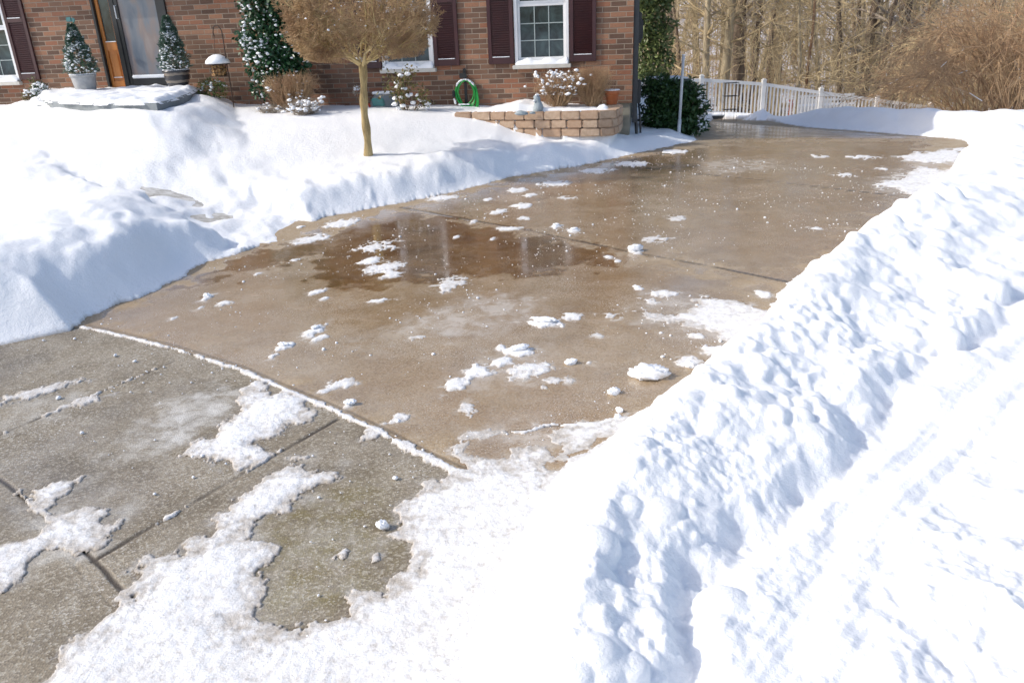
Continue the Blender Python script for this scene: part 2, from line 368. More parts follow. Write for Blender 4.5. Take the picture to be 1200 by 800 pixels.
# ------------------------------------------------------------------ terrain functions
bare_px = [(-70, 428), (0, 405), (45, 396), (85, 389), (97, 383), (118, 366), (165, 350), (200, 335), (235, 312), (270, 301), (300, 290), (335, 282), (352, 268), (380, 256), (420, 248),
           (470, 239), (540, 224), (600, 208), (680, 195), (740, 182), (790, 171), (822, 165), (812, 158), (826, 148), (836, 139.5), (890, 140), (940, 149), (1020, 155),
           (1090, 161), (1126, 165), (1136, 173), (1126, 183), (1108, 198), (1088, 219), (1060, 240), (1030, 262), (1000, 281), (965, 300), (940, 315), (918, 333), (903, 350),
           (900, 365), (890, 390), (865, 408), (840, 430), (800, 452), (760, 474), (720, 500), (690, 525), (650, 550), (622, 580), (604, 612), (575, 670), (545, 740), (515, 810), (500, 900), (-500, 900)]
BARE = np.array([gp(*p) for p in bare_px])
def sdf(P, x, y):
    """signed distance, negative inside polygon P"""
    d2 = np.full(x.shape, 1e9); ins = np.zeros(x.shape, bool); n = len(P)
    for i in range(n):
        a = P[i]; b = P[(i + 1) % n]; e = b - a; L = e @ e + 1e-12
        t = np.clip(((x - a[0]) * e[0] + (y - a[1]) * e[1]) / L, 0, 1)
        dx = x - a[0] - t * e[0]; dy = y - a[1] - t * e[1]; d2 = np.minimum(d2, dx * dx + dy * dy)
        c = ((a[1] > y) != (b[1] > y)); 
        if abs(b[1] - a[1]) > 1e-9: ins ^= c & (x < (b[0] - a[0]) * (y - a[1]) / (b[1] - a[1]) + a[0])
    d = np.sqrt(d2); return np.where(ins, -d, d)
def pdist(P, x, y):
    d2 = np.full(x.shape, 1e9)
    for a, b in zip(P[:-1], P[1:]):
        e = b - a; L = e @ e + 1e-12; t = np.clip(((x - a[0]) * e[0] + (y - a[1]) * e[1]) / L, 0, 1)
        dx = x - a[0] - t * e[0]; dy = y - a[1] - t * e[1]; d2 = np.minimum(d2, dx * dx + dy * dy)
    return np.sqrt(d2)
def locx(x, y): return (x - CO[0]) * UX[0] + (y - CO[1]) * UX[1]
def outd(x, y): return (x - CO[0]) * NRM[0] + (y - CO[1]) * NRM[1]
WLINE = np.array([gp(532, 133, .565), gp(558, 131.8, .57), gp(600, 131.5, .57), gp(650, 131, .57), gp(690, 130.5, .57), gp(708, 130, .57), gp(722, 129, .57), wxy(-.13, .5), wxy(-.12, .08)])
PLANT = np.array([p - NRM * .07 + UX * (-.07 if k > 5 else 0) for k, p in enumerate(WLINE)][:-1] + [wxy(-0.22, -.03), wxy(-3.2, -.03)])
def leftside(x, y):
    t = (x - y) * 0.7071
    return (t < -3.6) & ~((x > 2.9) & (y > 11.75))
def zground(x, y, e):
    """bare earth / paving height; e = signed distance outside the cleared paving"""
    L = leftside(x, y)
    zt = np.interp(locx(x, y), [-14, -9.5, -7, -5, -3.4, -2.7, -2.1, -1.75, -1.4, -1, -.2, .5, 1.2], [.60, .66, .62, .52, .49, .49, .50, .48, .36, .25, .22, .05, 0])
    ep = np.maximum(e, 0)
    cap = np.interp((x + y) * .7071, [2.2, 4.2], [.25, .15]); kk = np.interp((x + y) * .7071, [2.2, 4.2], [1.3, 3.5])
    z = np.where(L, np.minimum(zt, cap) * sm(ep / kk) + np.maximum(zt - cap, 0) * (1 - sm((outd(x, y) - .6) / 5.5)) * sm((ep - .2) / 2.2), 0.0)
    q = y - 11.9 + 0.3 * (x - 1.9); wx = sm((locx(x, y) + 0.1) / 1.2)
    z = z - 0.08 * np.maximum(q, 0) * wx
    z = z - 0.16 * np.clip(x - 6.5, 0, 9) * sm((y - 15) / 6)
    return z
def gterr(px, py, lift=.02):
    """where the photo ray meets the sloping lawn"""
    d = ray(px, py); t = np.linspace(3, 24, 400); P = np.stack([d[0] * t, d[1] * t], 1); zz = H + d[2] * t
    e = sdf(BARE, P[:, 0], P[:, 1]); g_ = zground(P[:, 0], P[:, 1], e) + lift; k = int(np.argmax(zz < g_)); return P[k]
PATH = np.array([gterr(118, 138), gterr(88, 146), gterr(92, 158), gterr(105, 174), gterr(128, 192), gterr(165, 212), gterr(215, 232), gterr(268, 256), gterr(325, 274), gp(352, 285)])
def rightprof(s, t):
    S = [0.9, 1.3, 1.7, 2.4, 3.3, 4.1, 5.3, 6.3, 9.5]
    cr = np.interp(s, S, [-.80, -1.02, -1.22, -1.33, -1.44, -1.55, -1.67, -1.77, -2.1])
    v1 = np.interp(s, S, [-.68, -.90, -1.02, -1.05, -1.05, -1.0, -0.95, -0.95, -1.2])
    r2 = np.interp(s, S, [-.62, -.82, -.93, -.96, -.93, -.88, -.8, -.8, -1.1])
    v2 = np.interp(s, S, [-.52, -.72, -.80, -.83, -.80, -.76, -.66, -.6, -.9])
    hv = np.interp(s, [0.9, 1.6, 3.5, 5.5, 7], [.26, .31, .30, .34, .37]); h2 = np.interp(s, [0.9, 1.6, 4, 7], [.26, .295, .31, .38]); hv2 = np.interp(s, [1, 4, 6], [.20, .235, .33])
    hc = np.interp(s, [0.8, 1.2, 1.8, 4, 8], [.24, .33, .39, .43, .42])
    knots_t = [cr, v1, r2, v2, v2 + .12, v2 + .3, v2 + .75, v2 + 3]
    knots_h = [hc, hv, h2, hv2, hv2 + .05, hv2 + .06, hv2 + .12, hv2 + .16]
    out = np.where(t < cr, hc, 0.0)
    for k in range(len(knots_t) - 1):
        a, b = knots_t[k], knots_t[k + 1]; f = (t - a) / (b - a); m = (f >= 0) & (f < 1)
        out = np.where(m, knots_h[k] + (knots_h[k + 1] - knots_h[k]) * sm(f), out)
    out = np.where(t >= knots_t[-1], knots_h[-1], out)
    return out, cr

# thin snow left on the paving, outlines surveyed on the ground
thin_px = [
 # the large sheet along the lower edge
 ([(-60, 860), (20, 822), (42, 798), (62, 770), (104, 737), (132, 713), (140, 690), (160, 704), (156, 668), (176, 652), (216, 648), (236, 624), (256, 604), (274, 584), (314, 556), (346, 532), (366, 548), (398, 552), (380, 568),
   (358, 580), (336, 596), (298, 612), (282, 634), (326, 640), (326, 652), (310, 676), (290, 718), (298, 736), (340, 734), (378, 728), (402, 716), (404, 698), (452, 696), (454, 680), (476, 668), (490, 656), (484, 640), (466, 628),
   (466, 608), (478, 586), (506, 568), (526, 560), (546, 556), (530, 540), (560, 535), (600, 548), (640, 545), (650, 600), (600, 900), (-60, 900)], .016),
 ([(298, 443), (320, 455), (349, 465), (368, 485), (346, 496), (326, 505), (309, 519), (309, 533), (281, 550), (242, 538), (208, 533), (225, 519), (253, 502), (270, 491), (281, 477), (287, 457)], .02),
 ([(0, 637), (34, 626), (42, 622), (67, 609), (95, 598), (124, 595), (129, 609), (127, 631), (107, 642), (56, 645), (30, 662), (0, 690), (-30, 700), (-30, 640)], .014),
 ([(30, 572), (92, 560), (84, 576), (60, 584), (62, 600), (44, 592)], .012),
 ([(738, 364), (780, 367), (803, 364), (812, 350), (830, 347), (870, 354), (915, 366), (908, 400), (868, 410), (842, 396), (812, 382), (765, 373)], .010),
 ([(1022, 216), (1058, 206), (1076, 194), (1106, 199), (1125, 208), (1100, 226), (1060, 227)], .012),
 ([(1050, 184), (1080, 178), (1134, 172), (1140, 186), (1110, 193), (1070, 190)], .012),
 ([(600, 505), (640, 500), (730, 490), (760, 480), (745, 500), (700, 520), (660, 545), (640, 545), (655, 520), (640, 508)], .008),
 ([(524, 520), (560, 508), (600, 502), (606, 506), (560, 516), (540, 530), (575, 545), (540, 545)], .008),
 ([(572, 556), (600, 528), (640, 522), (655, 535), (610, 560)], .009),
]
ell_px = [  # x, y, rx, ry, thickness
 (370, 387, 9, 8, .02), (376, 396, 8, 4, .012), (333, 406, 10, 4.5, .02), (320, 417, 5, 3, .012), (402, 449, 17, 5, .012), (382, 457, 8, 3, .01), (410, 474, 6, 4, .015), (465, 491, 14, 6, .006), (435, 508, 9, 7, .006),
 (434, 306, 12, 3.4, .02), (440, 289, 26, 6, .006), (450, 314, 20, 6, .010), (458, 322, 12, 4, .012), (445, 352, 14, 3, .008), (372, 342, 9, 3, .012), (531, 332, 20, 8, .004),
 (638, 378, 19, 6, .028), (669, 371, 13, 5, .010), (608, 412, 18, 6, .022), (590, 424, 13, 6, .018), (560, 436, 18, 8, .018), (533, 452, 14, 9, .014), (622, 432, 26, 7, .012), (587, 407, 6, 4, .015), (610, 440, 20, 5, .006), (550, 480, 10, 10, .005),
 (808, 424, 15, 6, .010), (817, 393, 9, 4, .014), (838, 412, 14, 8, .014), (780, 345, 17, 5, .008), (747, 337, 7, 3, .015), (760, 352, 12, 4, .006), (895, 345, 9, 4, .012), (800, 372, 26, 5, .006),
 (612, 241, 12, 3.4, .016), (585, 248, 9, 3, .014), (606, 223, 11, 3, .014), (620, 229, 9, 2.6, .012), (572, 234, 5, 2, .012), (652, 265, 6, 2.6, .018), (672, 270, 7, 2.6, .018), (612, 256, 8, 2.5, .008), (597, 268, 14, 2.5, .01),
 (745, 293, 8, 5, .018), (714, 301, 5, 2, .012), (724, 306, 5, 2, .012), (770, 281, 18, 4, .004), (792, 256, 10, 4, .004), (535, 278, 4, 2, .01), (555, 260, 4, 2, .008), (577, 280, 3, 2, .01), (664, 232, 12, 2, .004),
 (490, 395, 10, 2.5, .004), (690, 425, 5, 2.5, .006), (655, 446, 16, 5, .004), (640, 455, 8, 4, .004), (715, 370, 14, 4, .003), (700, 392, 10, 3, .004), (955, 268, 8, 2, .006), (990, 205, 14, 3, .006), (1010, 184, 22, 2.4, .008), (960, 183, 12, 2, .005), (1035, 198, 10, 2, .008),
 (243, 349, 6, 3, .015), (262, 355, 10, 3, .008), (235, 360, 5, 2, .008), (205, 372, 4, 2, .008), (452, 617, 4, 3, .02), (401, 649, 9, 8, .008), (440, 655, 7, 5, .004), (380, 350, 4, 2, .01), (300, 322, 5, 2, .008), (345, 305, 8, 2, .006),
 (40, 460, 30, 6, .003), (100, 470, 18, 4, .003), (650, 215, 20, 3, .012), (700, 200, 20, 3, .014), (740, 192, 22, 3, .014), (790, 178, 18, 2.5, .014), (520, 232, 18, 3, .012), (400, 262, 18, 5, .014), (365, 280, 16, 5, .012),
]
APRON = np.array([gp(*p) for p in [(97, 383), (130, 390), (200, 407), (280, 432), (320, 450), (400, 484), (450, 508), (500, 535), (560, 562), (620, 590)]])
JOINTS = [np.array([gp(*p) for p in l]) for l in (
    [(470, 243), (600, 266), (740, 295), (830, 311), (925, 330)], [(700, 190), (740, 195), (900, 212), (1085, 233)],
    [(-60, 535), (0, 508), (80, 474), (205, 422)], [(108, 656), (200, 603), (300, 545), (395, 490)],
    [(-60, 515), (0, 560), (60, 607), (110, 655), (160, 705), (230, 780)],
    [(600, 505), (640, 500), (700, 494), (760, 488)])]
JW = [.022, .020, .011, .013, .012, .006]
frost_glare_px = [  # polygon, strength
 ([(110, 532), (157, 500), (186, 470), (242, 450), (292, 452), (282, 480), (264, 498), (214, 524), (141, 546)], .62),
 ([(500, 360), (560, 340), (640, 345), (640, 372), (585, 392), (520, 405), (470, 400), (440, 385)], .42),  # sky reflection on the drive, painted in as a pale streak
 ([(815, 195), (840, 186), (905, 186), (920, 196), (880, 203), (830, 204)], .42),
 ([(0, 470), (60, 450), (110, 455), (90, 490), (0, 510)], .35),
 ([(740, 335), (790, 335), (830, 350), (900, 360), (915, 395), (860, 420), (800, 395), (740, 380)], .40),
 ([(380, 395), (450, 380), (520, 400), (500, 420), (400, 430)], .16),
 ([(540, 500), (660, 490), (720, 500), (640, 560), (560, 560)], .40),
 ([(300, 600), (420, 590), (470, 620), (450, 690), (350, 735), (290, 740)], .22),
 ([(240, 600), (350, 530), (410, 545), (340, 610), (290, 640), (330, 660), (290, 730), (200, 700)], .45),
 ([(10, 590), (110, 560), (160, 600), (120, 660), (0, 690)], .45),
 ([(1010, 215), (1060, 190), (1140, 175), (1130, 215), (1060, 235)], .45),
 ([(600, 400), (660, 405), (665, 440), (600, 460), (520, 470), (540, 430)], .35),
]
wet_px = [  # polygon, wetness, soft edge in metres
 ([(345, 300), (420, 258), (480, 246), (600, 266), (740, 294), (700, 320), (640, 325), (560, 330), (480, 335), (420, 350), (360, 330)], 1.0, .34),
 ([(470, 245), (600, 212), (740, 185), (860, 165), (1080, 165), (1080, 230), (925, 330), (740, 295)], .76, .3),
 ([(400, 350), (520, 320), (700, 300), (900, 335), (860, 370), (740, 380), (600, 420), (500, 420), (380, 380)], .76, .3),
 ([(600, 240), (700, 192), (800, 180), (760, 205), (660, 235)], .86, .2),
 ([(300, 292), (345, 286), (460, 243), (475, 245), (360, 300), (200, 345), (150, 355)], .9, .12),
 ([(100, 380), (300, 300), (900, 340), (880, 400), (720, 500), (600, 560), (400, 480)], .62, .3),
 ([(830, 142), (940, 150), (1100, 163), (850, 165)], .75, .4),
]

# ------------------------------------------------------------------ polar survey grid of the ground (finer near the viewpoint)
NA, th0 = 1240, R_(61)
th = np.linspace(-th0, th0, NA)
dep = np.linspace(R_(63), R_(7.2), 860); rr = H / np.tan(dep)
rr = np.concatenate([rr, np.geomspace(rr[-1] * 1.008, 27.0, 95)]); NR = len(rr)
TH, RR = np.meshgrid(th, rr); X = RR * np.sin(TH); Y = RR * np.cos(TH)
wxn = fbm(X, Y, 5.0, 4, 3) ; wyn = fbm(X, Y, 5.0, 4, 91)
Xw = X + wxn * 0.035; Yw = Y + wyn * 0.035
E0 = sdf(BARE, X, Y)
E_ = E0 + wxn * 0.04
Es = E0 + .05 * fbm(X, Y, 1.3, 2, 555)
ZG = zground(X, Y, E0)
S_ = (X + Y) * .7071; T_ = (X - Y) * .7071
LEFT = leftside(X, Y)
inpl = sdf(PLANT, X, Y)
# thickness of snow
Hc = np.interp(S_, [0, 1.0, 2.0, 2.55, 2.9, 3.4, 4.0, 5.0, 6.5, 8.5, 9.5], [.28, .28, .27, .22, .12, .14, .21, .25, .25, .18, .10])
plate = 0.13
Hc = Hc * (1 + .14 * fbm(X, Y, 2.6, 3, 860))
TL = Hc * sm(Es / 0.45)
TL = np.where(Es > .45, plate + (Hc - plate) * (1 - sm((Es - .45) / np.interp(S_, [2, 4], [1.3, 1.2]))), TL)
pd = pdist(PATH, X, Y) + wxn * .1
pf = 1 - sm((pd - .30) / .35)
rim = np.exp(-((pd - .85) / .28) ** 2) * .02
rough_path = np.exp(-(pd / 1.0) ** 2)
TL = TL * (1 - pf) + pf * (.012 + .03 * fbm(X, Y, 3.0, 4, 44)) + rim * sm(E_ / .8) * (0.6 + fbm(X, Y, 2.2, 3, 8))
Tj = T_ + .07 * fbm(X, Y, 1.6, 3, 801) + .03 * fbm(X, Y, 5, 2, 805)
TR, crest = rightprof(S_, Tj)
TR = TR * sm(Es / np.clip(crest - T_ + Es + 1e-3, .30, .6))
far = sm((S_ - 6.0) / 2.0)
TRf = (.36 + .05 * fbm(X, Y, 1.1, 3, 5)) * sm(Es / .6)
TR = TR * (1 - far) + TRf * far
pil = sm((Y + 0.35 * X - 13.2) / .6)
Hp = np.interp(X, [3.2, 4.8, 5.5, 6.0, 6.4, 6.9, 7.5, 20], [.08, .16, .12, .14, .25, .32, .27, .25])
TP = (Hp + .05 * fbm(X, Y, 2.2, 3, 830)) * sm(Es / .9) * (1 - .6 * sm((Es - 1.4) / 1.5)) + .02
TP = TP * (1 - sm((Y - 17) / 4)) + .16 * sm((Y - 17) / 4)
TR = TR * (1 - pil) + TP * pil
T = np.where(LEFT, TL, TR)
# roughness of the shovelled snow
rgh = np.where(LEFT, np.clip(np.exp(-((E_ - .35) / .55) ** 2) * np.interp(S_, [1.5, 2.6, 3.2, 9], [.35, .6, 1.0, .8]) + .75 * rough_path * (1 - pf) + .35 * pf, 0.0, 1.0), np.where(pil > .5, .45, 1.0))
trk = np.exp(-((T_ - (np.interp(S_, [1, 2, 4], [-.42, -.62, -.5]))) / .22) ** 2) * (1 - sm((S_ - 4) / 2)) * (~LEFT)
rgh = rgh * (1 - .75 * trk) * np.where(LEFT & (pf < .3), .65 - .3 * (1 - sm((E_ - .25) / .2)), 1.0)
grow = sm(E_ / .18)
n1 = .35 * billow(Xw, Yw, 3.2, 3, 11) + .75 * fbm(X, Y, 2.3, 4, 12); n2 = .55 * billow(Xw, Yw, 9.5, 2, 23) + .6 * fbm(X, Y, 12.0, 3, 24); n3 = fbm(X, Y, 28.0, 3, 37)
pm = .35 + 1.0 * sm(.5 + .9 * fbm(X, Y, 1.1, 3, 870))
T = T + grow * rgh * (n1 * (.030 + .022 * pm) + n2 * .009 * pm * pm + (.004 + .006 * sm(fbm(X, Y, 2.0, 3, 811) * 1.6 + .2)) * (n3 * .8 + .5 * fbm(X, Y, 55.0, 2, 813))) + grow * (.012 * fbm(X, Y, .9, 3, 71) + .004 * fbm(X, Y, 6, 3, 72))
# plough streaks running along the drive on the near right
tw = T_ + .02 * fbm(X, Y, 1.2, 2, 9)
st = -.016 * (np.exp(-((tw - np.interp(S_, [1, 2, 4], [-.45, -.66, -.56])) / .045) ** 2) + .6 * np.exp(-((tw - np.interp(S_, [1, 2, 4], [-.33, -.53, -.43])) / .03) ** 2)) * (1 - sm((S_ - 4) / 2)) * (~LEFT) + np.sin(tw * 210) * .0012 * trk
T = T + st * grow
T = T + grow * rgh * np.where(~LEFT, 1.0, .5) * sm((fbm(X, Y, 1.4, 2, 880) + .1) * 2) * .009 * (_hash(np.floor(Xw * 9 + .8 * n1), np.floor(Yw * 9 + .8 * n1), 881) - .5)
T = np.where(E_ > 0, np.maximum(T, .004), -0.012)
T = np.where((E_ > 0) & (pf > .35) & LEFT, .012 + .05 * (fbm(X, Y, 2.4, 5, 144) + .03 - .36 * np.exp(-(((X - gterr(125, 190)[0]) ** 2 + (Y - gterr(125, 190)[1]) ** 2) / 2.6))) , T)
# edge crumble
T = np.where(E_ > 0, np.minimum(T, .008 + np.maximum(E_, 0) * .7 + np.maximum(Es - .02, 0) * 1.9), T)
# thin leftovers
TT = np.full(X.shape, -1.0)
rag3 = fbm(X, Y, 19.0, 4, 211, .6); rag = fbm(X, Y, 8.0, 5, 201, .55); rag2 = fbm(X, Y, 34.0, 2, 207, .5)
bare = E_ < 0.02
def window(P, pad):
    cx, cy = P[:, 0], P[:, 1]
    return (X > cx.min() - pad) & (X < cx.max() + pad) & (Y > cy.min() - pad) & (Y < cy.max() + pad)
for k, (pl, thk) in enumerate(thin_px):
    thk = thk * .5
    P = np.array([gp(*p) for p in pl]); m = window(P, .2)
    dist_ = math.hypot(*P.mean(0)); wob = .022 + .010 * dist_
    d = -sdf(P, X[m], Y[m]) + wob * rag[m] + .014 * rag3[m] + .003 * rag2[m] - .004
    pert = fbm(X[m], Y[m], 6.0, 3, 300 + k)
    v = np.where(d > 0, thk * sm(d / .12) * (.8 + .4 * pert) + .002 + (0.0012 * rag2[m]), np.maximum(d * .6, -.02))
    TT[m] = np.maximum(TT[m], v)
for k, (ex, ey, erx, ery, thk) in enumerate(ell_px):
    thin = thk < .009; thk = thk * .42
    c = gp(ex, ey); a = gp(ex + erx, ey) - c; b = gp(ex, ey - ery) - c
    ra = math.hypot(*a); rb = math.hypot(*b); pad = max(ra, rb) * 1.8 + .03
    m = (np.abs(X - c[0]) < pad) & (np.abs(Y - c[1]) < pad)
    if not m.any(): continue
    ux = a / ra; uy = b / rb; dx = X[m] - c[0]; dy = Y[m] - c[1]
    q = np.sqrt(((dx * ux[0] + dy * ux[1]) / ra) ** 2 + ((dx * uy[0] + dy * uy[1]) / rb) ** 2)
    d = (1 - q) * min(ra, rb) + (.55 if thin else .38) * min(ra, rb) * (.8 * rag[m] + 1.0 * rag3[m] + .2 * rag2[m]) - (.15 * min(ra, rb) if thin else 0)
    v = np.where(d > 0, (thk * .55) * sm(d / (.3 * min(ra, rb) + .008)) + thk * .45 * sm(d / (.7 * min(ra, rb))) + .002, np.maximum(d * .6, -.02))
    TT[m] = np.maximum(TT[m], v)
ap = pdist(APRON, X, Y) + wxn * .005
aw = np.interp(X, [-3, -2.2, -1.2, -.8, 0], [.012, .014, .018, .017, .03]) * (1 + .7 * rag + .5 * rag3) + .005 * rag2
TT = np.maximum(TT, np.where(ap < aw, .005 * np.sqrt(np.clip(1 - ap / aw, 0, 1)) + .001, -.02))
jc = pdist(JOINTS[5], X + wxn * .03, Y + wyn * .03) + np.where(Y < 1, 9, 0); TT = np.maximum(TT, np.where(jc < .012 * (1 + rag), .006, -.02))
for ji in (2, 3, 4):
    jd = pdist(JOINTS[ji], X, Y); m = fbm(X, Y, 3.2, 3, 500 + ji); TT = np.maximum(TT, np.where((jd < .010 * (1 + 1.0 * rag + 1.2 * rag3)) & (m > .05), .002 + .002 * rag3, -.02))
T = np.where(bare, np.maximum(TT, -.02), T)
T = np.where((~bare) & (E_ < .12), np.maximum(T, TT), T)
Z = ZG + np.where(bare & (T < 0), T, T)
# planter fill, and mounded snow there
# snow heaped against the porch
PPX = [(60, 119), (120, 121.5), (183, 121), (205, 116), (222, 109), (230, 104.5)]
ZP = wp(160, 102.5)[1] - .03
PP = np.array([gp(*p, ZP) for p in PPX] + [wxy(wp(230, 104, 0)[0] + .02, 0), wxy(wp(40, 104, 0)[0], 0)])
dpp = sdf(PP, X, Y) + .05 * fbm(X, Y, 2.0, 3, 67)
Z = np.where(dpp < 2.5, np.maximum(Z, (ZP - .09 + .05 * fbm(X, Y, 1.7, 3, 68)) - .16 * sm(dpp / .9) - .30 * np.maximum(dpp - .3, 0)), Z)
Z = np.where(inpl < 0, np.maximum(Z, np.interp(locx(X, Y), [-3.2, -2.1, -1.5, -1.1, -.1], [.545, .56, .67, .60, .56]) + .012 * fbm(X, Y, 4, 3, 66)), Z)
# lumps of thrown snow: spherical caps pressed into the banks
rng = np.random.default_rng(7)
def surf(px_, py_):
    a = (math.atan2(px_, py_) + th0) / (2 * th0) * (NA - 1); r = math.hypot(px_, py_)
    i = int(np.clip(np.searchsorted(rr, r), 0, NR - 1)); j = int(np.clip(round(a), 0, NA - 1)); return i, j
def stamp(px_, py_, r, sink=.35, zz=None, tall=1.0):
    d0 = math.hypot(px_, py_); i0 = np.searchsorted(rr, d0 - r); i1 = np.searchsorted(rr, d0 + r) + 1
    da = r / max(d0, .3); a = math.atan2(px_, py_); j0 = int(max(0, (a - da + th0) / (2 * th0) * (NA - 1))); j1 = int(min(NA, (a + da + th0) / (2 * th0) * (NA - 1) + 2))
    if i0 >= NR or j0 >= NA or j1 <= j0: return
    i, j = surf(px_, py_); zc = (Z[i, j] if zz is None else zz) - r * sink * tall
    sx = X[i0:i1, j0:j1] - px_; sy = Y[i0:i1, j0:j1] - py_; q = 1 - (sx * sx + sy * sy) / (r * r)
    cap = zc + np.sqrt(np.clip(q, 0, 1)) * r * tall; Zs = Z[i0:i1, j0:j1]; Z[i0:i1, j0:j1] = np.where(q > 0, np.maximum(Zs, cap), Zs)
NCL = fbm(X, Y, 1.7, 3, 820)
cnt = 0
for _ in range(60000):
    s = rng.uniform(.9, 11.5); x_ = None
    side = rng.random()
    if side < .62:
        t = rng.uniform(-2.6, -.2)
    elif side < .9: t = rng.uniform(-7.2, -4.4)
    else: t = rng.uniform(-12, -6)
    x_, y_ = (s + t) * .7071, (s - t) * .7071
    if y_ < .6: continue
    i, j = surf(x_, y_)
    e = E_[i, j]
    if e < .02 or rng.random() > rgh[i, j] ** 2 * .9: continue
    if inpl[i, j] < .1 or NCL[i, j] < rng.uniform(-.25, .35): continue
    r = rng.choice([.009, .015, .026, .045, .07], p=[.40, .30, .17, .09, .04]) * rng.uniform(.7, 1.3)
    stamp(x_, y_, r, rng.uniform(.45, .85), None, rng.uniform(.45, .8)); cnt += 1
    if cnt > 3600: break
for (px_, py_, z_, r, tall) in [(1098, 232, .40, .11, 1.3), (1100, 216, .46, .075, 1.6), (1088, 240, .4, .09, 1.), (1112, 236, .4, .10, 1.1), (1155, 160, .40, .25, .9), (1180, 155, .40, .3, .9)]:
    p = gp(px_, py_, z_); stamp(p[0], p[1], r, .3, None, tall)
for p in BARE[8:22]:                                   # crumbs fallen at the foot of the bank
    for _ in range(12):
        q = p + rng.normal(0, .13, 2); i, j = surf(*q)
        if -.05 < E_[i, j] < .02: stamp(q[0], q[1], rng.uniform(.010, .024), .3)
pk = aty(897, 124, 20.0)
qd = np.hypot(X - pk[0], (Y - 20.0) * .8) + .12 * fbm(X, Y, 2.0, 3, 850)
Z = np.where(qd < 1.6, np.maximum(Z, pk[2] - .62 * np.clip(qd, 0, 2) ** .8), Z)
soft = sm((E_ - .02) / .06)
for _ in range(2):                                     # melt and settle: soften the fresh edges
    Zb = Z.copy(); Zb[1:-1, 1:-1] = (Z[1:-1, 1:-1] * 2 + Z[:-2, 1:-1] + Z[2:, 1:-1] + Z[1:-1, :-2] + Z[1:-1, 2:] + .5 * (Z[:-2, :-2] + Z[2:, 2:] + Z[:-2, 2:] + Z[2:, :-2])) / 8
    Zb = np.where(inpl < .12, Z, Zb); Z = Z + (Zb - Z) * soft
Tfin = Z - ZG
dirt = np.clip(np.exp(-((E_ - .03) / .05) ** 2) * .45 + .35 * np.exp(-(pd / .6) ** 2) + np.where((E_ < 0) & (S_ < 2.2), .55, 0) + np.where(LEFT, 0, .06), 0, 1)
JJ = np.zeros(X.shape); GZ = np.zeros(X.shape)
for P, wj in zip(JOINTS, JW):
    d = pdist(P, X + wxn * .004, Y + wyn * .004); JJ = np.maximum(JJ, 1 - sm((d - wj * .35) / (wj * .8)))
    d2 = np.abs(d - .055); GZ = GZ - .0012 * np.exp(-(d2 / .006) ** 2)
JJ = JJ * sm(1.05 + 1.0 * fbm(X, Y, 2.3, 4, 840))
JJ = np.maximum(JJ, .5 * (1 - sm((pdist(APRON + [0.02, 0.03], X, Y) - .004) / .01)))
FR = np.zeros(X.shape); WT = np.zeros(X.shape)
for pl, v in frost_glare_px:
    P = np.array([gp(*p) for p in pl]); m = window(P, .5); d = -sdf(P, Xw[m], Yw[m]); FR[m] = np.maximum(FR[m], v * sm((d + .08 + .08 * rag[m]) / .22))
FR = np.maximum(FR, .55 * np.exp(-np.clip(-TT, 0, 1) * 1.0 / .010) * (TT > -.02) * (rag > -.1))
for pl, v, so_ in wet_px:
    P = np.array([gp(*p) for p in pl]); m = window(P, .8); d = -sdf(P, X[m] + wxn[m] * .25, Y[m] + wyn[m] * .25); WT[m] = np.maximum(WT[m], v * sm((d + so_ * .5) / so_))
RIM = np.where((TT <= .001) & (TT > -.0195), np.clip(1 + TT / .02, 0, 1), 0)
WT = np.clip(np.maximum(WT, .70 * RIM), 0, 1)
moss = np.zeros(X.shape)
P = np.array([gp(*p) for p in [(300, 600), (430, 560), (470, 620), (440, 690), (360, 730), (280, 730)]]); moss = sm((-sdf(P, Xw, Yw) + .15) / .3) * .8
salt = np.clip(.35 + .9 * fbm(X, Y, 1.6, 3, 610), 0, .9) * np.where(WT > .85, .15, 1.0) * .55

def grid_mesh(name, keep, ZZ, mat, attrs):
    idx = -np.ones(X.shape, np.int64)
    fm = keep[:-1, :-1] & keep[1:, :-1] & keep[:-1, 1:] & keep[1:, 1:]
    used = np.zeros(X.shape, bool)
    for a, b in ((slice(None, -1), slice(None, -1)), (slice(1, None), slice(None, -1)), (slice(None, -1), slice(1, None)), (slice(1, None), slice(1, None))): used[a, b] |= fm
    idx[used] = np.arange(used.sum()); V = np.stack([X[used], Y[used], ZZ[used]], 1)
    Q = np.stack([idx[:-1, :-1][fm], idx[:-1, 1:][fm], idx[1:, 1:][fm], idx[1:, :-1][fm]], 1)
    me = npmesh(name, V, Q, True)
    for k, arr in attrs.items():
        a = me.attributes.new(k, 'FLOAT', 'POINT'); a.data.foreach_set('value', arr[used].astype(np.float32))
    return link(name, me, mat)
hx = locx(X, Y); ho = outd(X, Y)
under_house = (ho < -0.06) & (hx < -0.05)
pos = Tfin > 0.0005
ks = pos.copy()
for dx_, dy_ in ((1, 0), (-1, 0), (0, 1), (0, -1), (1, 1), (-1, -1), (1, -1), (-1, 1)): ks |= np.roll(np.roll(pos, dx_, 0), dy_, 1)
snow = props(grid_mesh('snow_cover', ks & ~under_house, Z, MSNOW, {'dirt': dirt, 'rim': np.where(E_ < .03, np.clip(1 - Tfin / .0045, 0, 1), 0), 'thin': np.where(E_ < .05, np.clip(1.25 - Tfin / .011, 0, 1), 0) * .9}), 'bright shovelled snow banked along both sides of the driveway', None, None, 'structure')
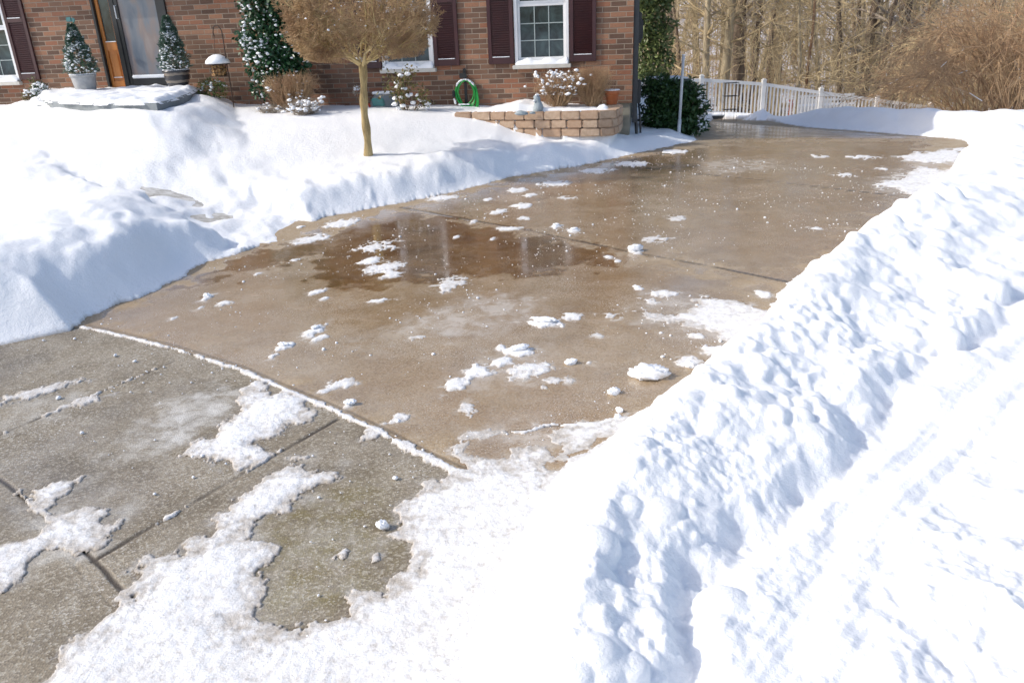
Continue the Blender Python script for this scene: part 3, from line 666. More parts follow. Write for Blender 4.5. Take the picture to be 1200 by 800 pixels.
# which side of the apron seam
an = APRON[-1] - APRON[0]; sidev = (X - APRON[0][0]) * an[1] - (Y - APRON[0][1]) * an[0]   # >0 : near side
conc = (E0 < .22) & (Z < ZG + .12)
att = {'frost_glare': FR, 'wet': WT, 'joint': JJ, 'moss': moss, 'salt': salt}
ZC = ZG - .005 * JJ + GZ
seam = np.interp(X, APRON[:, 0], APRON[:, 1])
nearm = Y < seam
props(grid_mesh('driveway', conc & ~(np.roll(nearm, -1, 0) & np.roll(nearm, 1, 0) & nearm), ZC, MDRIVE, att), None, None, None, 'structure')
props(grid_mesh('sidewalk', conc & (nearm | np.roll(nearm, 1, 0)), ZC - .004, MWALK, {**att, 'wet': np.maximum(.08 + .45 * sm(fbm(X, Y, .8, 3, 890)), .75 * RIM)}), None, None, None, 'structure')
wk = (pd < 1.0) & LEFT & (E0 > .05) & ~under_house
props(grid_mesh('walkway', wk, ZG - .002, MWALK, {**att, 'frost_glare': FR * 0 + .82, 'wet': WT * 0 + .2}), None, None, None, 'structure')
# everything beyond the survey grid: one coarse sheet to the horizon with the wooded slope behind the fence
def coarse():
    gx = np.concatenate([-np.geomspace(300, 13, 24), np.linspace(-12, 26, 58), np.geomspace(27, 300, 24)]); gy = np.concatenate([-np.geomspace(300, 3, 18), np.linspace(-2, 60, 70), np.geomspace(62, 400, 40)])
    GX, GY = np.meshgrid(gx, gy); e = sdf(BARE, GX, GY); z = zground(GX, np.minimum(GY, 26), e) - .10
    rad = np.hypot(GX, GY)
    z = np.where(GY > 26, z - .6 * sm((GY - 26) / 8), z)
    z = z + 10 * sm((GY - 42) / 95) + np.where(GY > 30, .5 * perlin(GX * .08, GY * .08, 5), 0)
    inside = (np.abs(np.arctan2(GX, GY)) < th0 - .02) & (rad < 26.5) & (rad > 1.0)
    z = np.where(inside, z - .12, z + np.where((GX > -.5) & (GY < 13), .42, .22) * (GY < 30))
    n, m = GX.shape; I = np.arange(n * m).reshape(n, m)
    Q = np.stack([I[:-1, :-1], I[:-1, 1:], I[1:, 1:], I[1:, :-1]], -1).reshape(-1, 4)
    return GX, GY, z, Q
GX, GY, GZc, Qc = coarse()
me = npmesh('ground', np.stack([GX.ravel(), GY.ravel(), GZc.ravel()], 1), Qc, True)
me.materials.append(MSN2); me.materials.append(MFLOOR)
cy = GY.ravel()[Qc[:, 0]]; me.polygons.foreach_set('material_index', (cy > 23).astype(np.int32))
props(link('ground', me), None, None, None, 'structure')
def gz(x, y):
    xa = np.array([x], float); ya = np.array([min(y, 26)], float)
    z = float(zground(xa, ya, sdf(BARE, xa, ya))[0])
    if y > 26: z += -.1 - .6 * float(sm((y - 26) / 8)) + 10 * float(sm((y - 42) / 95))
    return z
def zs(x, y):
    """top of the snow"""
    if math.hypot(x, y) < 26 and abs(math.atan2(x, y)) < th0:
        i, j = surf(x, y); return float(Z[i, j])
    return gz(x, y)

# ------------------------------------------------------------------ numpy vegetation builders
def segs(name, P0, P1, R0, R1, mat, parent=None, sides=3):
    P0 = np.asarray(P0, float); P1 = np.asarray(P1, float); n = len(P0); d = P1 - P0; d /= np.linalg.norm(d, axis=1, keepdims=True) + 1e-9
    ref = np.where(np.abs(d[:, 2:3]) > .9, np.array([[1., 0, 0]]), np.array([[0, 0, 1.]])); u = np.cross(d, ref); u /= np.linalg.norm(u, axis=1, keepdims=True) + 1e-9; v = np.cross(d, u)
    R0 = np.broadcast_to(np.asarray(R0, float), (n,))[:, None]; R1 = np.broadcast_to(np.asarray(R1, float), (n,))[:, None]
    V = np.zeros((n, 2 * sides, 3))
    for k in range(sides):
        a = 2 * math.pi * k / sides; o = u * math.cos(a) + v * math.sin(a); V[:, k] = P0 + o * R0; V[:, sides + k] = P1 + o * R1
    base = (np.arange(n) * 2 * sides)[:, None]; Q = []
    for k in range(sides): Q.append(np.concatenate([base + k, base + (k + 1) % sides, base + sides + (k + 1) % sides, base + sides + k], 1))
    return link(name, npmesh(name, V.reshape(-1, 3), np.concatenate(Q), True), mat, parent)
def ico():
    bm = bmesh.new(); bmesh.ops.create_icosphere(bm, subdivisions=2, radius=1.0); V = np.array([v.co[:] for v in bm.verts]); Fc = np.array([[v.index for v in f.verts] for f in bm.faces]); bm.free(); return V, Fc
ICOV, ICOF = ico()
def ico1():
    bm = bmesh.new(); bmesh.ops.create_icosphere(bm, subdivisions=1, radius=1.0); V = np.array([v.co[:] for v in bm.verts]); Fc = np.array([[v.index for v in f.verts] for f in bm.faces]); bm.free(); return V, Fc
ICV1, ICF1 = ico1()
def blobs(name, C, R, mat, parent=None, flat=.6, rng_=None, fine=False):
    rng_ = rng_ or np.random.default_rng(1); IV, IF = (ICOV, ICOF) if fine else (ICV1, ICF1)
    C = np.asarray(C, float); n = len(C); R = np.broadcast_to(np.asarray(R, float), (n,))
    jit = 1 + rng_.uniform(-.25, .25, (n, len(IV), 1)); sc3 = rng_.uniform(.75, 1.25, (n, 1, 3)) * np.array([1, 1, flat])
    V = C[:, None] + IV[None] * R[:, None, None] * jit * sc3; Q = IF[None] + (np.arange(n) * len(IV))[:, None, None]
    o = link(name, npmesh(name, V.reshape(-1, 3), Q.reshape(-1, 3), True), mat, parent)
    if 'snow' in name: o['kind'] = 'stuff'
    return o
def leaves(name, C, size, mat, parent=None, rng_=None, nrm=None, aspect=.55):
    """small folded leaf-shaped faces"""
    rng_ = rng_ or np.random.default_rng(2); C = np.asarray(C, float); n = len(C)
    d = rng_.normal(size=(n, 3)); d /= np.linalg.norm(d, axis=1, keepdims=True)
    if nrm is not None: d = d * .8 + nrm; d /= np.linalg.norm(d, axis=1, keepdims=True)
    r = rng_.normal(size=(n, 3)); s = np.cross(d, r); s /= np.linalg.norm(s, axis=1, keepdims=True) + 1e-9; nn = np.cross(d, s)
    L = (np.broadcast_to(np.asarray(size, float), (n,)) * rng_.uniform(.7, 1.3, n))[:, None]
    V = np.stack([C, C + d * L * .5 + s * L * aspect * .5 + nn * L * .08, C + d * L, C + d * L * .5 - s * L * aspect * .5 + nn * L * .08], 1)
    Q = np.arange(n * 4).reshape(n, 4)
    return link(name, npmesh(name, V.reshape(-1, 3), Q), mat, parent)
def branch_system(rng_, start, direc, length, r, levels, kids, spread, curve=.25, nseg=5, out=None, lvl=0, trop=0.0):
    """recursive branching; returns list of (p0,p1,r0,r1,level)"""
    if out is None: out = []
    p = np.array(start, float); d = np.array(direc, float); d /= np.linalg.norm(d); st_ = length / nseg; pts = []
    for k in range(nseg):
        nd = d + rng_.normal(size=3) * curve / nseg * 2 + np.array([0, 0, trop / nseg]); nd /= np.linalg.norm(nd); q = p + nd * st_
        ra = r * (1 - .75 * k / nseg); rb = r * (1 - .75 * (k + 1) / nseg); out.append((p, q, ra, rb, lvl)); pts.append((q, nd, rb)); p, d = q, nd
    if lvl < levels:
        nk = kids[lvl] if isinstance(kids, (list, tuple)) else kids
        for _ in range(nk):
            i = rng_.integers(1 if nseg > 2 else 0, nseg); q, dd, rb = pts[i]
            a = rng_.normal(size=3); a -= a @ dd * dd; a /= np.linalg.norm(a) + 1e-9
            ang = rng_.uniform(.5, 1.1) * spread
            branch_system(rng_, q - dd * st_ * rng_.random(), dd * math.cos(ang) + a * math.sin(ang), length * rng_.uniform(.38, .68), max(rb * .6, .0015), levels, kids, spread, curve, max(3, nseg - 1), out, lvl + 1, trop)
    return out
def seg_obj(name, L, mat, parent, sides=3, rscale=1.0, rmin=0.0):
    a = np.array([s[0] for s in L]); b = np.array([s[1] for s in L]); r0_ = np.maximum(np.array([s[2] for s in L]) * rscale, rmin); r1_ = np.maximum(np.array([s[3] for s in L]) * rscale, rmin)
    return segs(name, a, b, r0_, r1_, mat, parent, sides)

print('T terrain', time.time() - _t0)
# ================================================================== THE HOUSE
MINE = Matrix.Rotation(-FA, 3, 'Z')
house = empty('brick_house', (CO[0], CO[1], 0), -FA, label='one storey red brown brick house with maroon shutters and white framed windows', cat='house')
def cut_wall(name, xs0, xs1, z0, z1, holes, depth, mat, parent, y=0.0):
    xs = sorted({xs0, xs1, *[h[0] for h in holes], *[h[1] for h in holes]}); zs_ = sorted({z0, z1, *[h[2] for h in holes], *[h[3] for h in holes]})
    V = []; Fc = []
    def quad(*p): b = len(V); V.extend(p); Fc.append((b, b + 1, b + 2, b + 3))
    for a, b in zip(xs[:-1], xs[1:]):
        for c, d in zip(zs_[:-1], zs_[1:]):
            mx, mz = (a + b) / 2, (c + d) / 2
            if any(h[0] < mx < h[1] and h[2] < mz < h[3] for h in holes): continue
            quad((a, y, c), (b, y, c), (b, y, d), (a, y, d))
    for h in holes:
        a, b, c, d = h
        quad((a, y, c), (a, y, d), (a, y + depth, d), (a, y + depth, c)); quad((b, y, c), (b, y + depth, c), (b, y + depth, d), (b, y, d))
        quad((a, y, c), (a, y + depth, c), (b, y + depth, c), (b, y, c)); quad((a, y, d), (b, y, d), (b, y + depth, d), (a, y + depth, d))
    return V, Fc
zw = 0.575                                             # bottom of the brick
ZE = 3.0                                               # eaves
win = []                                               # x0,x1,z0,z1 of the frames
w3 = (wp(604, 77)[0], wp(667, 76)[0]); w2 = (wp(449, 82)[0], wp(509.5, 80)[0])
zsill = 1.125; ztop = 2.66
wins = [(w2[0], w2[1], zsill, ztop), (w3[0], w3[1], zsill, ztop)]
w1r = wp(23, 90)[0]; wins.append((w1r - .86, w1r, zsill, ztop))
dx0 = wp(104, 0)[0] + .02; dx1 = wp(197, 45)[0] + .06; zdoor = wp(160, 102.5)[1]
XL = -15.0
V, Fc = cut_wall('wall', XL, 0.0, zw, ZE, [*wins, (dx0, dx1, zdoor, 3.0 - .12)], .11, MBRICK, house)
DP = 8.6                                               # depth of the house
PK = ZE + DP / 2 * .52
V += [(0, 0, zw), (0, DP, zw), (0, DP, ZE), (0, DP / 2, PK), (0, 0, ZE)]; b = len(V); Fc.append((b - 5, b - 4, b - 3, b - 2, b - 1))
V += [(XL, 0, zw), (XL, 0, ZE), (XL, DP / 2, PK), (XL, DP, ZE), (XL, DP, zw)]; b = len(V); Fc.append((b - 5, b - 4, b - 3, b - 2, b - 1))
V += [(XL, DP, zw), (XL, DP, ZE), (0, DP, ZE), (0, DP, zw)]; b = len(V); Fc.append((b - 4, b - 3, b - 2, b - 1))
me = pymesh('wall', V, Fc); link('wall', me, MBRICK, house)
MB().box(XL + .03, -.028, .028, DP - .03, -1.3, zw + .001).build('foundation', MFOUND, house)
m = MB(); OH = .24; pit = .52
def roofslab(m, y0, z0, y1, z1, t):
    x0, x1 = XL - .3, .22
    vs = [m.bm.verts.new(p) for p in ((x0, y0, z0), (x1, y0, z0), (x1, y1, z1), (x0, y1, z1), (x0, y0, z0 + t), (x1, y0, z0 + t), (x1, y1, z1 + t), (x0, y1, z1 + t))]
    for f in ((0, 1, 2, 3), (7, 6, 5, 4), (0, 4, 5, 1), (1, 5, 6, 2), (2, 6, 7, 3), (3, 7, 4, 0)): m.bm.faces.new([vs[i] for i in f])
roofslab(m, -OH, ZE - OH * pit, DP / 2, PK, .14); roofslab(m, DP + OH, ZE - OH * pit, DP / 2, PK, .14)
rf = m.build('roof', MROOF, house)
m = MB(); roofslab(m, -OH + .04, ZE - OH * pit + .16, DP / 2, PK + .145, .12); roofslab(m, DP + OH - .04, ZE - OH * pit + .16, DP / 2, PK + .145, .12); m.build('snow_layer', MSN2, rf)
g = MB().box(XL - .3, .2, -OH - .12, -OH - .004, ZE - .14, ZE - .03).build('gutter', MWHITE, rf)
m = MB().box(XL, 0, -OH, -.003, ZE - .17, ZE - .145); m.build('soffit', MWHITE, rf)

def window(x0, x1, z0, z1, nm):
    fw = .045
    m = MB(); y0, y1 = -.012, .09
    m.box(x0, x0 + fw, y0, y1, z0, z1, .004).box(x1 - fw, x1, y0, y1, z0, z1, .004).box(x0 + fw, x1 - fw, y0, y1, z1 - fw, z1, .004).box(x0 + fw, x1 - fw, y0, y1, z0, z0 + .06, .004)
    wd = m.build('window', MWHITE, house)
    zm = (z0 + z1) / 2 + .02
    for (a, b, yy) in ((z0 + .06, zm, .03), (zm, z1 - fw, .05)):
        s = MB(); xa, xb = x0 + fw, x1 - fw; t_ = .035
        s.box(xa, xa + t_, yy, yy + .03, a, b, .003).box(xb - t_, xb, yy, yy + .03, a, b, .003).box(xa + t_, xb - t_, yy, yy + .03, a, a + t_, .003).box(xa + t_, xb - t_, yy, yy + .03, b - t_, b, .003)
        s.build('sash', MWHITE, wd)
        gw = (xb - xa - 2 * t_); gh = (b - a - 2 * t_)
        MB().box(xa + t_, xb - t_, yy + .014, yy + .018, a + t_, b - t_).build('pane', MGLASS, wd)
        q = MB()
        for k in (1, 2):
            q.box(xa + t_ + gw * k / 3 - .006, xa + t_ + gw * k / 3 + .006, yy + .006, yy + .012, a + t_, b - t_)
            q.box(xa + t_, xb - t_, yy + .0045, yy + .0105, a + t_ + gh * k / 3 - .006, a + t_ + gh * k / 3 + .006)
        q.build('muntin_grid', MUNT, wd)
    MB().box(x0 - .03, x1 + .03, -.075, .0, z0 - .055, z0 - .002, .006).build('sill', MSILL, wd)
    # snow lying on the sill
    n = 36; m = MB(); tops = []; r_ = random.Random(int(x0 * 100))
    for k in range(n + 1):
        x = x0 + .01 + (x1 - x0 - .02) * k / n; h = .055 + .018 * math.sin(k * .45 + x0 * 9) + r_.uniform(-.006, .006)
        if k in (0, n): h *= .6
        tops.append([m.bm.verts.new(p) for p in ((x, -.070, z0 - .001), (x, -.066, z0 + h * .55), (x, -.045, z0 + h * .92), (x, -.0135, z0 + h * 1.25))])
    for a, b in zip(tops[:-1], tops[1:]):
        for k in range(3): m.bm.faces.new((a[k], b[k], b[k + 1], a[k + 1]))
    m.build('snow', MSN2, wd, True)
MUNT = simple('muntin_paint', (0.30, 0.36, 0.36), (0.36, 0.42, 0.42), 3, 0.4)
for k, wv in enumerate(wins): window(*wv, k)
def shutter(x0, x1):
    z0, z1 = 1.145, ztop; m = MB(); t_ = .052; zmid = [z0 + .085, (z0 + z1) / 2 + .10, z1 - .07]
    m.box(x0, x0 + t_, -.034, -.002, z0, z1, .003).box(x1 - t_, x1, -.034, -.002, z0, z1, .003)
    m.box(x0 + t_, x1 - t_, -.033, -.002, z0, z0 + .09, .003).box(x0 + t_, x1 - t_, -.033, -.002, z1 - .07, z1, .003).box(x0 + t_, x1 - t_, -.033, -.002, zmid[1] - .03, zmid[1] + .03, .003)
    sh = m.build('shutter', MSHUT, house)
    m = MB(); z = z0 + .095
    while z < z1 - .08:
        if abs(z - zmid[1]) > .045: m.box(x0 + t_ + .001, x1 - t_ - .001, -.019, -.014, z, z + .030, 0, Matrix.Rotation(R_(28), 3, 'X'))
        z += .030
    m.box(x0 + t_, x1 - t_, -.008, -.003, z0 + .09, z1 - .07); m.build('louvres', MSHUT, sh)
    MB().box(x0 + t_ + .005, x1 - t_ - .01, -.037, -.028, z0 + .088, z0 + .098, .003).build('snow', MSN2, sh)
    MB().box(x0 + t_ + .005, x1 - t_ - .03, -.037, -.028, zmid[1] + .028, zmid[1] + .038, .003).build('snow', MSN2, sh)
SW = wp(538, 76)[0] - wp(510.5, 76)[0]
for (a, b) in ((w3[0] - .375, w3[0] - .012), (w3[1] + .012, w3[1] + .375), (w2[1] + .012, w2[1] + .375), (w2[0] - .375, w2[0] - .012), (w1r + .012, w1r + .375), (w1r - .86 - .375, w1r - .86 - .012)): shutter(a, b)
# entry: black frame, orange side panel with glass, black storm door
zt = 3.0 - .12
m = MB(); jx = [dx0, dx0 + .11]
sL = wp(130, 95)[0]; sR = wp(148, 100)[0]; dL = wp(153.5, 100)[0]; dR = dx1 - .10
jz = zdoor
m.box(dx0, sL - .01, -.03, .10, jz + .02, zt, .004).box(sR, dL, -.02, .10, jz, zt, .004).box(dR, dx1, -.03, .10, jz, zt, .004).box(sL - .01, sR, -.03, .10, zt - .1, zt).box(dL, dR, -.03, .10, zt - .1, zt)
m.build('door_frame', MBLACK, house)
m = MB(); a, b = sL - .01, sR; g0 = jz + .66; g1 = zt - .16; t_ = .05
m.box(a, a + t_, .02, .07, jz + .01, zt - .1, .004).box(b - t_ * .6, b, .02, .07, jz + .01, zt - .1, .004).box(a + t_, b - t_ * .6, .02, .07, jz + .01, jz + .10, .003).box(a + t_, b - t_ * .6, .02, .07, g0 - .12, g0, .003).box(a + t_, b - t_ * .6, .02, .07, g1, zt - .1, .003)
m.box(a + t_, b - t_ * .6, .04, .06, jz + .10, g0 - .12).box(a + t_ + .025, b - t_ * .6 - .025, .028, .045, jz + .15, g0 - .17, .012)
sd = m.build('sidelight', MORANGE, house); MB().box(a + t_, b - t_ * .6, .045, .05, g0, g1).build('pane', MGLASS, sd)
MB().box(a + t_, b - t_ * .6, .012, .043, g0, g0 + .012, .003).build('snow', MSN2, sd)
MB().box(a + t_ + .01, b - t_ * .6 - .01, .014, .04, jz + .148, jz + .158, .003).build('snow', MSN2, sd)
m = MB(); a, b = dL, dR; zb = jz + .015
m.box(a, a + .06, -.012, .025, zb, zt - .1, .004).box(b - .06, b, -.012, .025, zb, zt - .1, .004).box(a + .06, b - .06, -.012, .025, zb, zb + .12, .004).box(a + .06, b - .06, -.012, .025, zt - .2, zt - .1, .004)
st = m.build('storm_door', MBLACK, house); MB().box(a + .06, b - .06, .005, .01, zb + .12, zt - .2).build('pane', MSTORM, st)
MB().box(a + .064, b - .064, -.03, .003, zb + .115, zb + .165, .012).build('snow', MSN2, st)
m = MB().tube([(a + .03, -.012, jz + .98), (a + .03, -.05, jz + .98), (a + .03, -.05, jz + 1.16), (a + .03, -.012, jz + 1.16)], .008); m.build('handle', MPIPE, st)
# corner services on the side wall
m = MB().box(.004, .075, .05, .14, .30, ZE - .2, .006); m.build('downspout', MDGREY, house)
m = MB().box(.002, .11, .25, .55, 1.35, 1.75, .01).box(.11, .13, .3, .5, 1.4, 1.65, .006); m.build('utility_box', MDGREY, house)
m = MB().box(.002, .12, -.02 + .18, .42, .55, .86, .01); ub = m.build('meter_box', MDGREY, house)
m = MB().tube([(.05, .25, .56), (.055, .24, .35), (.08, .2, .0), (.1, .16, -.12)], .022).tube([(.09, .3, .56), (.12, .28, .3), (.13, .3, .05), (.2, .3, -.1)], .014)
m.build('cable', MBLACK, ub, True)
# faucet stub at the base of the wall
fx, fz = wp(505, 121, .03); m = MB().tube([(fx, 0, fz + .03), (fx, -.06, fz + .03), (fx, -.06, fz - .03)], .012); m.box(fx - .02, fx + .02, -.085, -.075, fz + .02, fz + .04, .003); m.build('tap', MBLACK, house)

def on_wall(px, py, out):                              # world xy at 'out' metres in front of the facade under the photo pixel
    lx, z = wp(px, py, out); p = wxy(lx, out); return p[0], p[1], z
# ------------------------------------------------------------------ porch
PZ = ZP
pl = [gp(60, 119, PZ), gp(120, 121.5, PZ), gp(183, 121, PZ), gp(205, 116, PZ), gp(222, 109, PZ), gp(230, 104.5, PZ)]
pl = pl + [wxy(wp(230, 104, 0)[0] + .02, .004), wxy(wp(40, 104, 0)[0], .004)]
porch = empty('porch', (pl[1][0], pl[1][1], 0), 0, label='grey concrete front porch slab with clipped corner under trodden snow', cat='porch')
def prism(P, z0, z1, off=(0, 0)):
    m = MB(); a = [m.bm.verts.new((p[0] - off[0], p[1] - off[1], z0)) for p in P]; b = [m.bm.verts.new((p[0] - off[0], p[1] - off[1], z1)) for p in P]
    m.bm.faces.new(a[::-1]); m.bm.faces.new(b)
    for k in range(len(P)): m.bm.faces.new((a[k], a[(k + 1) % len(P)], b[(k + 1) % len(P)], b[k]))
    return m
m = prism(pl, .2, PZ, pl[1]); bmesh.ops.recalc_face_normals(m.bm, faces=m.bm.faces)
m.build('slab', MSLAB, porch)
def sheet(name, P, z0, thick, mat, parent, off, res=.035, seed=1, inset=.02, amp=.02, holes=0.0):
    P = np.array(P); x0, y0 = P.min(0); x1, y1 = P.max(0); gx = np.arange(x0, x1 + res, res); gy = np.arange(y0, y1 + res, res); A, B = np.meshgrid(gx, gy)
    d = -sdf(P, A, B) - inset + .02 * fbm(A, B, 5, 3, seed); hgt = np.minimum(thick * sm(d / .09), 1) + np.where(d > 0, amp * fbm(A, B, 3.5, 4, seed + 3) - holes, 0)
    hgt = np.where(d < 0, -.02, hgt); n, mm = A.shape; I = np.arange(n * mm).reshape(n, mm)
    k = hgt > 0; kk = k[:-1, :-1] | k[1:, :-1] | k[:-1, 1:] | k[1:, 1:]
    Q = np.stack([I[:-1, :-1][kk], I[:-1, 1:][kk], I[1:, 1:][kk], I[1:, :-1][kk]], 1)
    return link(name, npmesh(name, np.stack([A.ravel() - off[0], B.ravel() - off[1], (z0 + hgt).ravel()], 1), Q, True), mat, parent)
sheet('snow', pl, PZ, .045, MSN2, porch, pl[1], .03, 5, -.01, .03)
ZS = PZ - .10
st0 = [gp(45, 124, ZS), gp(120, 127.5, ZS), gp(188, 127, ZS), gp(226, 115, ZS)]
P2 = st0 + [wxy(wp(225, 104)[0], .3), wxy(wp(45, 104)[0], .3)]
m = prism(P2, .15, ZS, pl[1]); stp = m.build('step', MSLAB, porch)
sheet('snow', P2, ZS, .03, MSN2, stp, pl[1], .03, 9, -.01, .04)

# ------------------------------------------------------------------ potted spruces
def potted(name, px, py, ztop_px, outm, potm, kind, label, r_pot, hpot, hc, rc, seed):
    lx, z = wp(px, py, outm); b = wxy(lx, outm); z = PZ + .015
    root = empty(name, (b[0], b[1], z), -FA, label=label, cat='potted tree', group='potted dwarf spruces beside the door')
    if kind == 0: prof = [(r_pot * .72, 0), (r_pot * .78, .02), (r_pot * .97, hpot * .85), (r_pot * .97, hpot * .88), (r_pot * 1.05, hpot * .9), (r_pot * 1.05, hpot), (r_pot * .92, hpot), (r_pot * .9, hpot - .03), (0.0, hpot - .03)]
    else: prof = [(r_pot * .62, 0), (r_pot * .70, .02), (r_pot * .95, hpot * .5), (r_pot * 1.0, hpot * .72), (r_pot * .96, hpot * .82), (r_pot * 1.08, hpot * .9), (r_pot * 1.08, hpot), (r_pot * .92, hpot), (r_pot * .9, hpot - .03), (0.0, hpot - .03)]
    pot = MB().lathe(prof, n=32).build('pot', potm, root, True)
    g = np.random.default_rng(seed); n = 5200; t = g.random(n) ** .75; a = g.uniform(0, 6.283, n); k = g.random(n) ** .35
    prof_r = rc * (1 - t) ** .78 * (1 + .12 * np.sin(t * 26 + a * 2)) * np.minimum(1, (t + .05) / .10)
    tier = 1 + .10 * np.sin(a * 5 + t * 40); C = np.stack([np.cos(a) * prof_r * k * tier, np.sin(a) * prof_r * k * tier, hpot + .0 + t * hc], 1)
    nr = np.stack([np.cos(a), np.sin(a), np.full(n, .25)], 1); nr /= np.linalg.norm(nr, axis=1, keepdims=True)
    fo = leaves('foliage', C, .045, ML_SPRUCE, root, g, nr * 1.6, .32)
    MB().tube([(0, 0, hpot - .05), (0, 0, hpot + hc * .9)], [.018, .005]).build('stem', MB_DK, root)
    sel = (k > .80) & (fbm(C[:, 0] + C[:, 1], C[:, 2], 9.0, 2, seed) > -.18) & (g.random(n) < np.where(np.cos(a - 3.6) > -.3, .62, .26)); Cs = C[sel] * np.array([1.04, 1.04, 1]) + [0, 0, .006]
    blobs('snow', Cs, g.uniform(.007, .024, len(Cs)), MSN2, root, .55, g)
    nb = 26; aa = g.uniform(0, 6.283, nb); tt = g.uniform(.1, .85, nb)
    blobs('rim_snow', [(math.cos(q) * r_pot * .97, math.sin(q) * r_pot * .97, hpot + .006) for q in np.linspace(0, 6.283, 40)], .017, MSN2, pot, .45, g)
    return root
sc_l = .0
potted('potted_spruce', 101, 105, 30, .55, MPALE, 0, 'cone shaped dwarf spruce dusted with snow in the pale pot left of the door', .175, .25, .68, .235, 3)
potted('potted_spruce', 210, 103, 24, .42, MGLAZE, 1, 'cone shaped dwarf spruce dusted with snow in the dark banded pot right of the door', .178, .26, .72, .225, 4)
# teal garden stake behind the first pot
x, y, z = on_wall(84, 24, .25); r = empty('garden_stake', (x, y, PZ), -FA, label='small teal ornament on a green stick above the pale pot', cat='garden ornament')
MB().tube([(.02, 0, 0), (.015, 0, z - PZ - .0)], .006).build('stick', MHOSE, r)
m = MB().box(-.09, .0, -.012, .012, z - PZ - .02, z - PZ + .045, .01).box(-.0, .05, -.006, .006, z - PZ - .03, z - PZ + .03, .004, Matrix.Rotation(.5, 3, 'Y')); m.build('ornament', MTEAL, r)

# ------------------------------------------------------------------ feeder and hook
ho_ = .55
def wl(px, py, o=ho_): lx, z = wp(px, py, o); return lx, z
bx, bz = wl(275, 131); hk = wxy(bx, ho_); zb = zs(*hk) - .08
hook = empty('shepherd_hook', (hk[0], hk[1], zb), -FA, label='thin rusty shepherd hook pole in front of the brick wall', cat='garden hook')
pts = [(0, 0, 0)] + [(wl(*p)[0] - bx, 0, wl(*p)[1] - zb) for p in [(271, 105), (268, 88), (265, 72), (262, 50), (259.5, 36), (256, 31), (252.5, 29.5), (250, 32), (249.5, 38), (251, 43)]]
MB().tube(pts, .0085, 8).build('pole', MRUST, hook, True)
MB().tube([(pts[7][0] + .0, 0, pts[7][2]), (pts[7][0] - .05, 0, pts[7][2] - .03), (pts[7][0] - .055, 0, pts[7][2] - .09)], .006, 6).build('curl', MRUST, hook, True)
fx_, fz_ = wl(255.5, 76); fp = wxy(fx_, ho_)
fd = empty('bird_feeder', (fp[0], fp[1], fz_), -FA, label='hanging peanut bird feeder with a snow covered domed roof', cat='bird feeder')
MB().lathe([(.165, .0), (.168, .008), (.13, .05), (.07, .085), (.0, .10)], n=28).build('dome', MRUST, fd, True)
MB().lathe([(.160, .012), (.172, .025), (.158, .06), (.11, .105), (.05, .135), (0, .14)], n=28).build('snow_cap', MSN2, fd, True)
g = np.random.default_rng(5)
m = MB()
for k in range(14): a = k / 14 * 6.283; m.tube([(.105 * math.cos(a), .105 * math.sin(a), .0), (.10 * math.cos(a), .10 * math.sin(a), -.15)], .003, 5)
for zz in (-.15, -.10, -.05): m.tube([(.104 * math.cos(a), .104 * math.sin(a), zz) for a in np.linspace(0, 6.283, 25)[:-1]], .003, 5, True)
m.lathe([(.0, -.152), (.10, -.15), (.10, -.155), (0, -.157)], n=20); m.build('cage', MRUST, fd)
C = [(q * math.cos(a), q * math.sin(a), z) for q, a, z in zip(g.random(90) ** .5 * .09, g.uniform(0, 6.28, 90), g.uniform(-.14, -.01, 90))]
blobs('peanuts', C, .02, MNUT, fd, 1.2, g, True)
MB().tube([(0, 0, .13), (-.01, 0, .2), (wl(251, 43)[0] - fx_, 0, wl(251, 43)[1] - fz_)], .003, 5).build('hanger', MRUST, fd)

# ------------------------------------------------------------------ shrubs along the wall
def ell_pts(g, n, c, r, power=.33, zmin=None):
    d = g.normal(size=(n, 3)); d /= np.linalg.norm(d, axis=1, keepdims=True); k = g.random(n) ** power
    P = np.array(c) + d * np.array(r) * k[:, None]; return P, d, k
def trunk_stems(name, root, pts_, r, mat):
    m = MB()
    for a, b in pts_: m.tube([a, ((a[0] + b[0]) / 2 + .02, (a[1] + b[1]) / 2, (a[2] + b[2]) / 2), b], [r, r * .8, r * .4], 7)
    return m.build(name, mat, root, True)
# tall snowy holly on the wall
outh = .48; lx, z = wp(322, 118, outh); hb = wxy(lx, outh); zb = zs(*hb) - .05
hol = empty('holly_bush', (hb[0], hb[1], zb), -FA, label='tall dark evergreen bush with snow on its leaves against the brick wall', cat='evergreen bush')
g = np.random.default_rng(11)
lobes = [((wp(308, 8, outh)[0] - lx, 0, wp(308, 5, outh)[1] - zb + .15), (.36, .30, .50)), ((wp(310, 45, outh)[0] - lx, 0, wp(308, 45, outh)[1] - zb), (.40, .33, .36)), ((wp(325, 75, outh)[0] - lx, -.02, wp(325, 72, outh)[1] - zb), (.45, .33, .34)),
         ((wp(330, 92, outh)[0] - lx, 0, wp(325, 92, outh)[1] - zb), (.34, .28, .22)), ((wp(345, 80, outh)[0] - lx, 0, wp(345, 78, outh)[1] - zb), (.22, .25, .25)), ((wp(308, 103, outh)[0] - lx, 0, wp(308, 103, outh)[1] - zb), (.16, .18, .14)), ((wp(330, -25, outh)[0] - lx, 0, wp(330, -25, outh)[1] - zb), (.42, .32, .5))]
PC = []; DC = []; KC = []
for c, r in lobes:
    n = int(11000 * (r[0] * r[2])); P, d, k = ell_pts(g, n, c, r, .4); wob = 1 + .18 * fbm(d[:, 0] * 3 + c[0] * 7, d[:, 2] * 3 + d[:, 1] * 2, 1.2, 3, 4)[:, None]
    P = np.array(c) + (P - np.array(c)) * wob; PC.append(P); DC.append(d); KC.append(k)
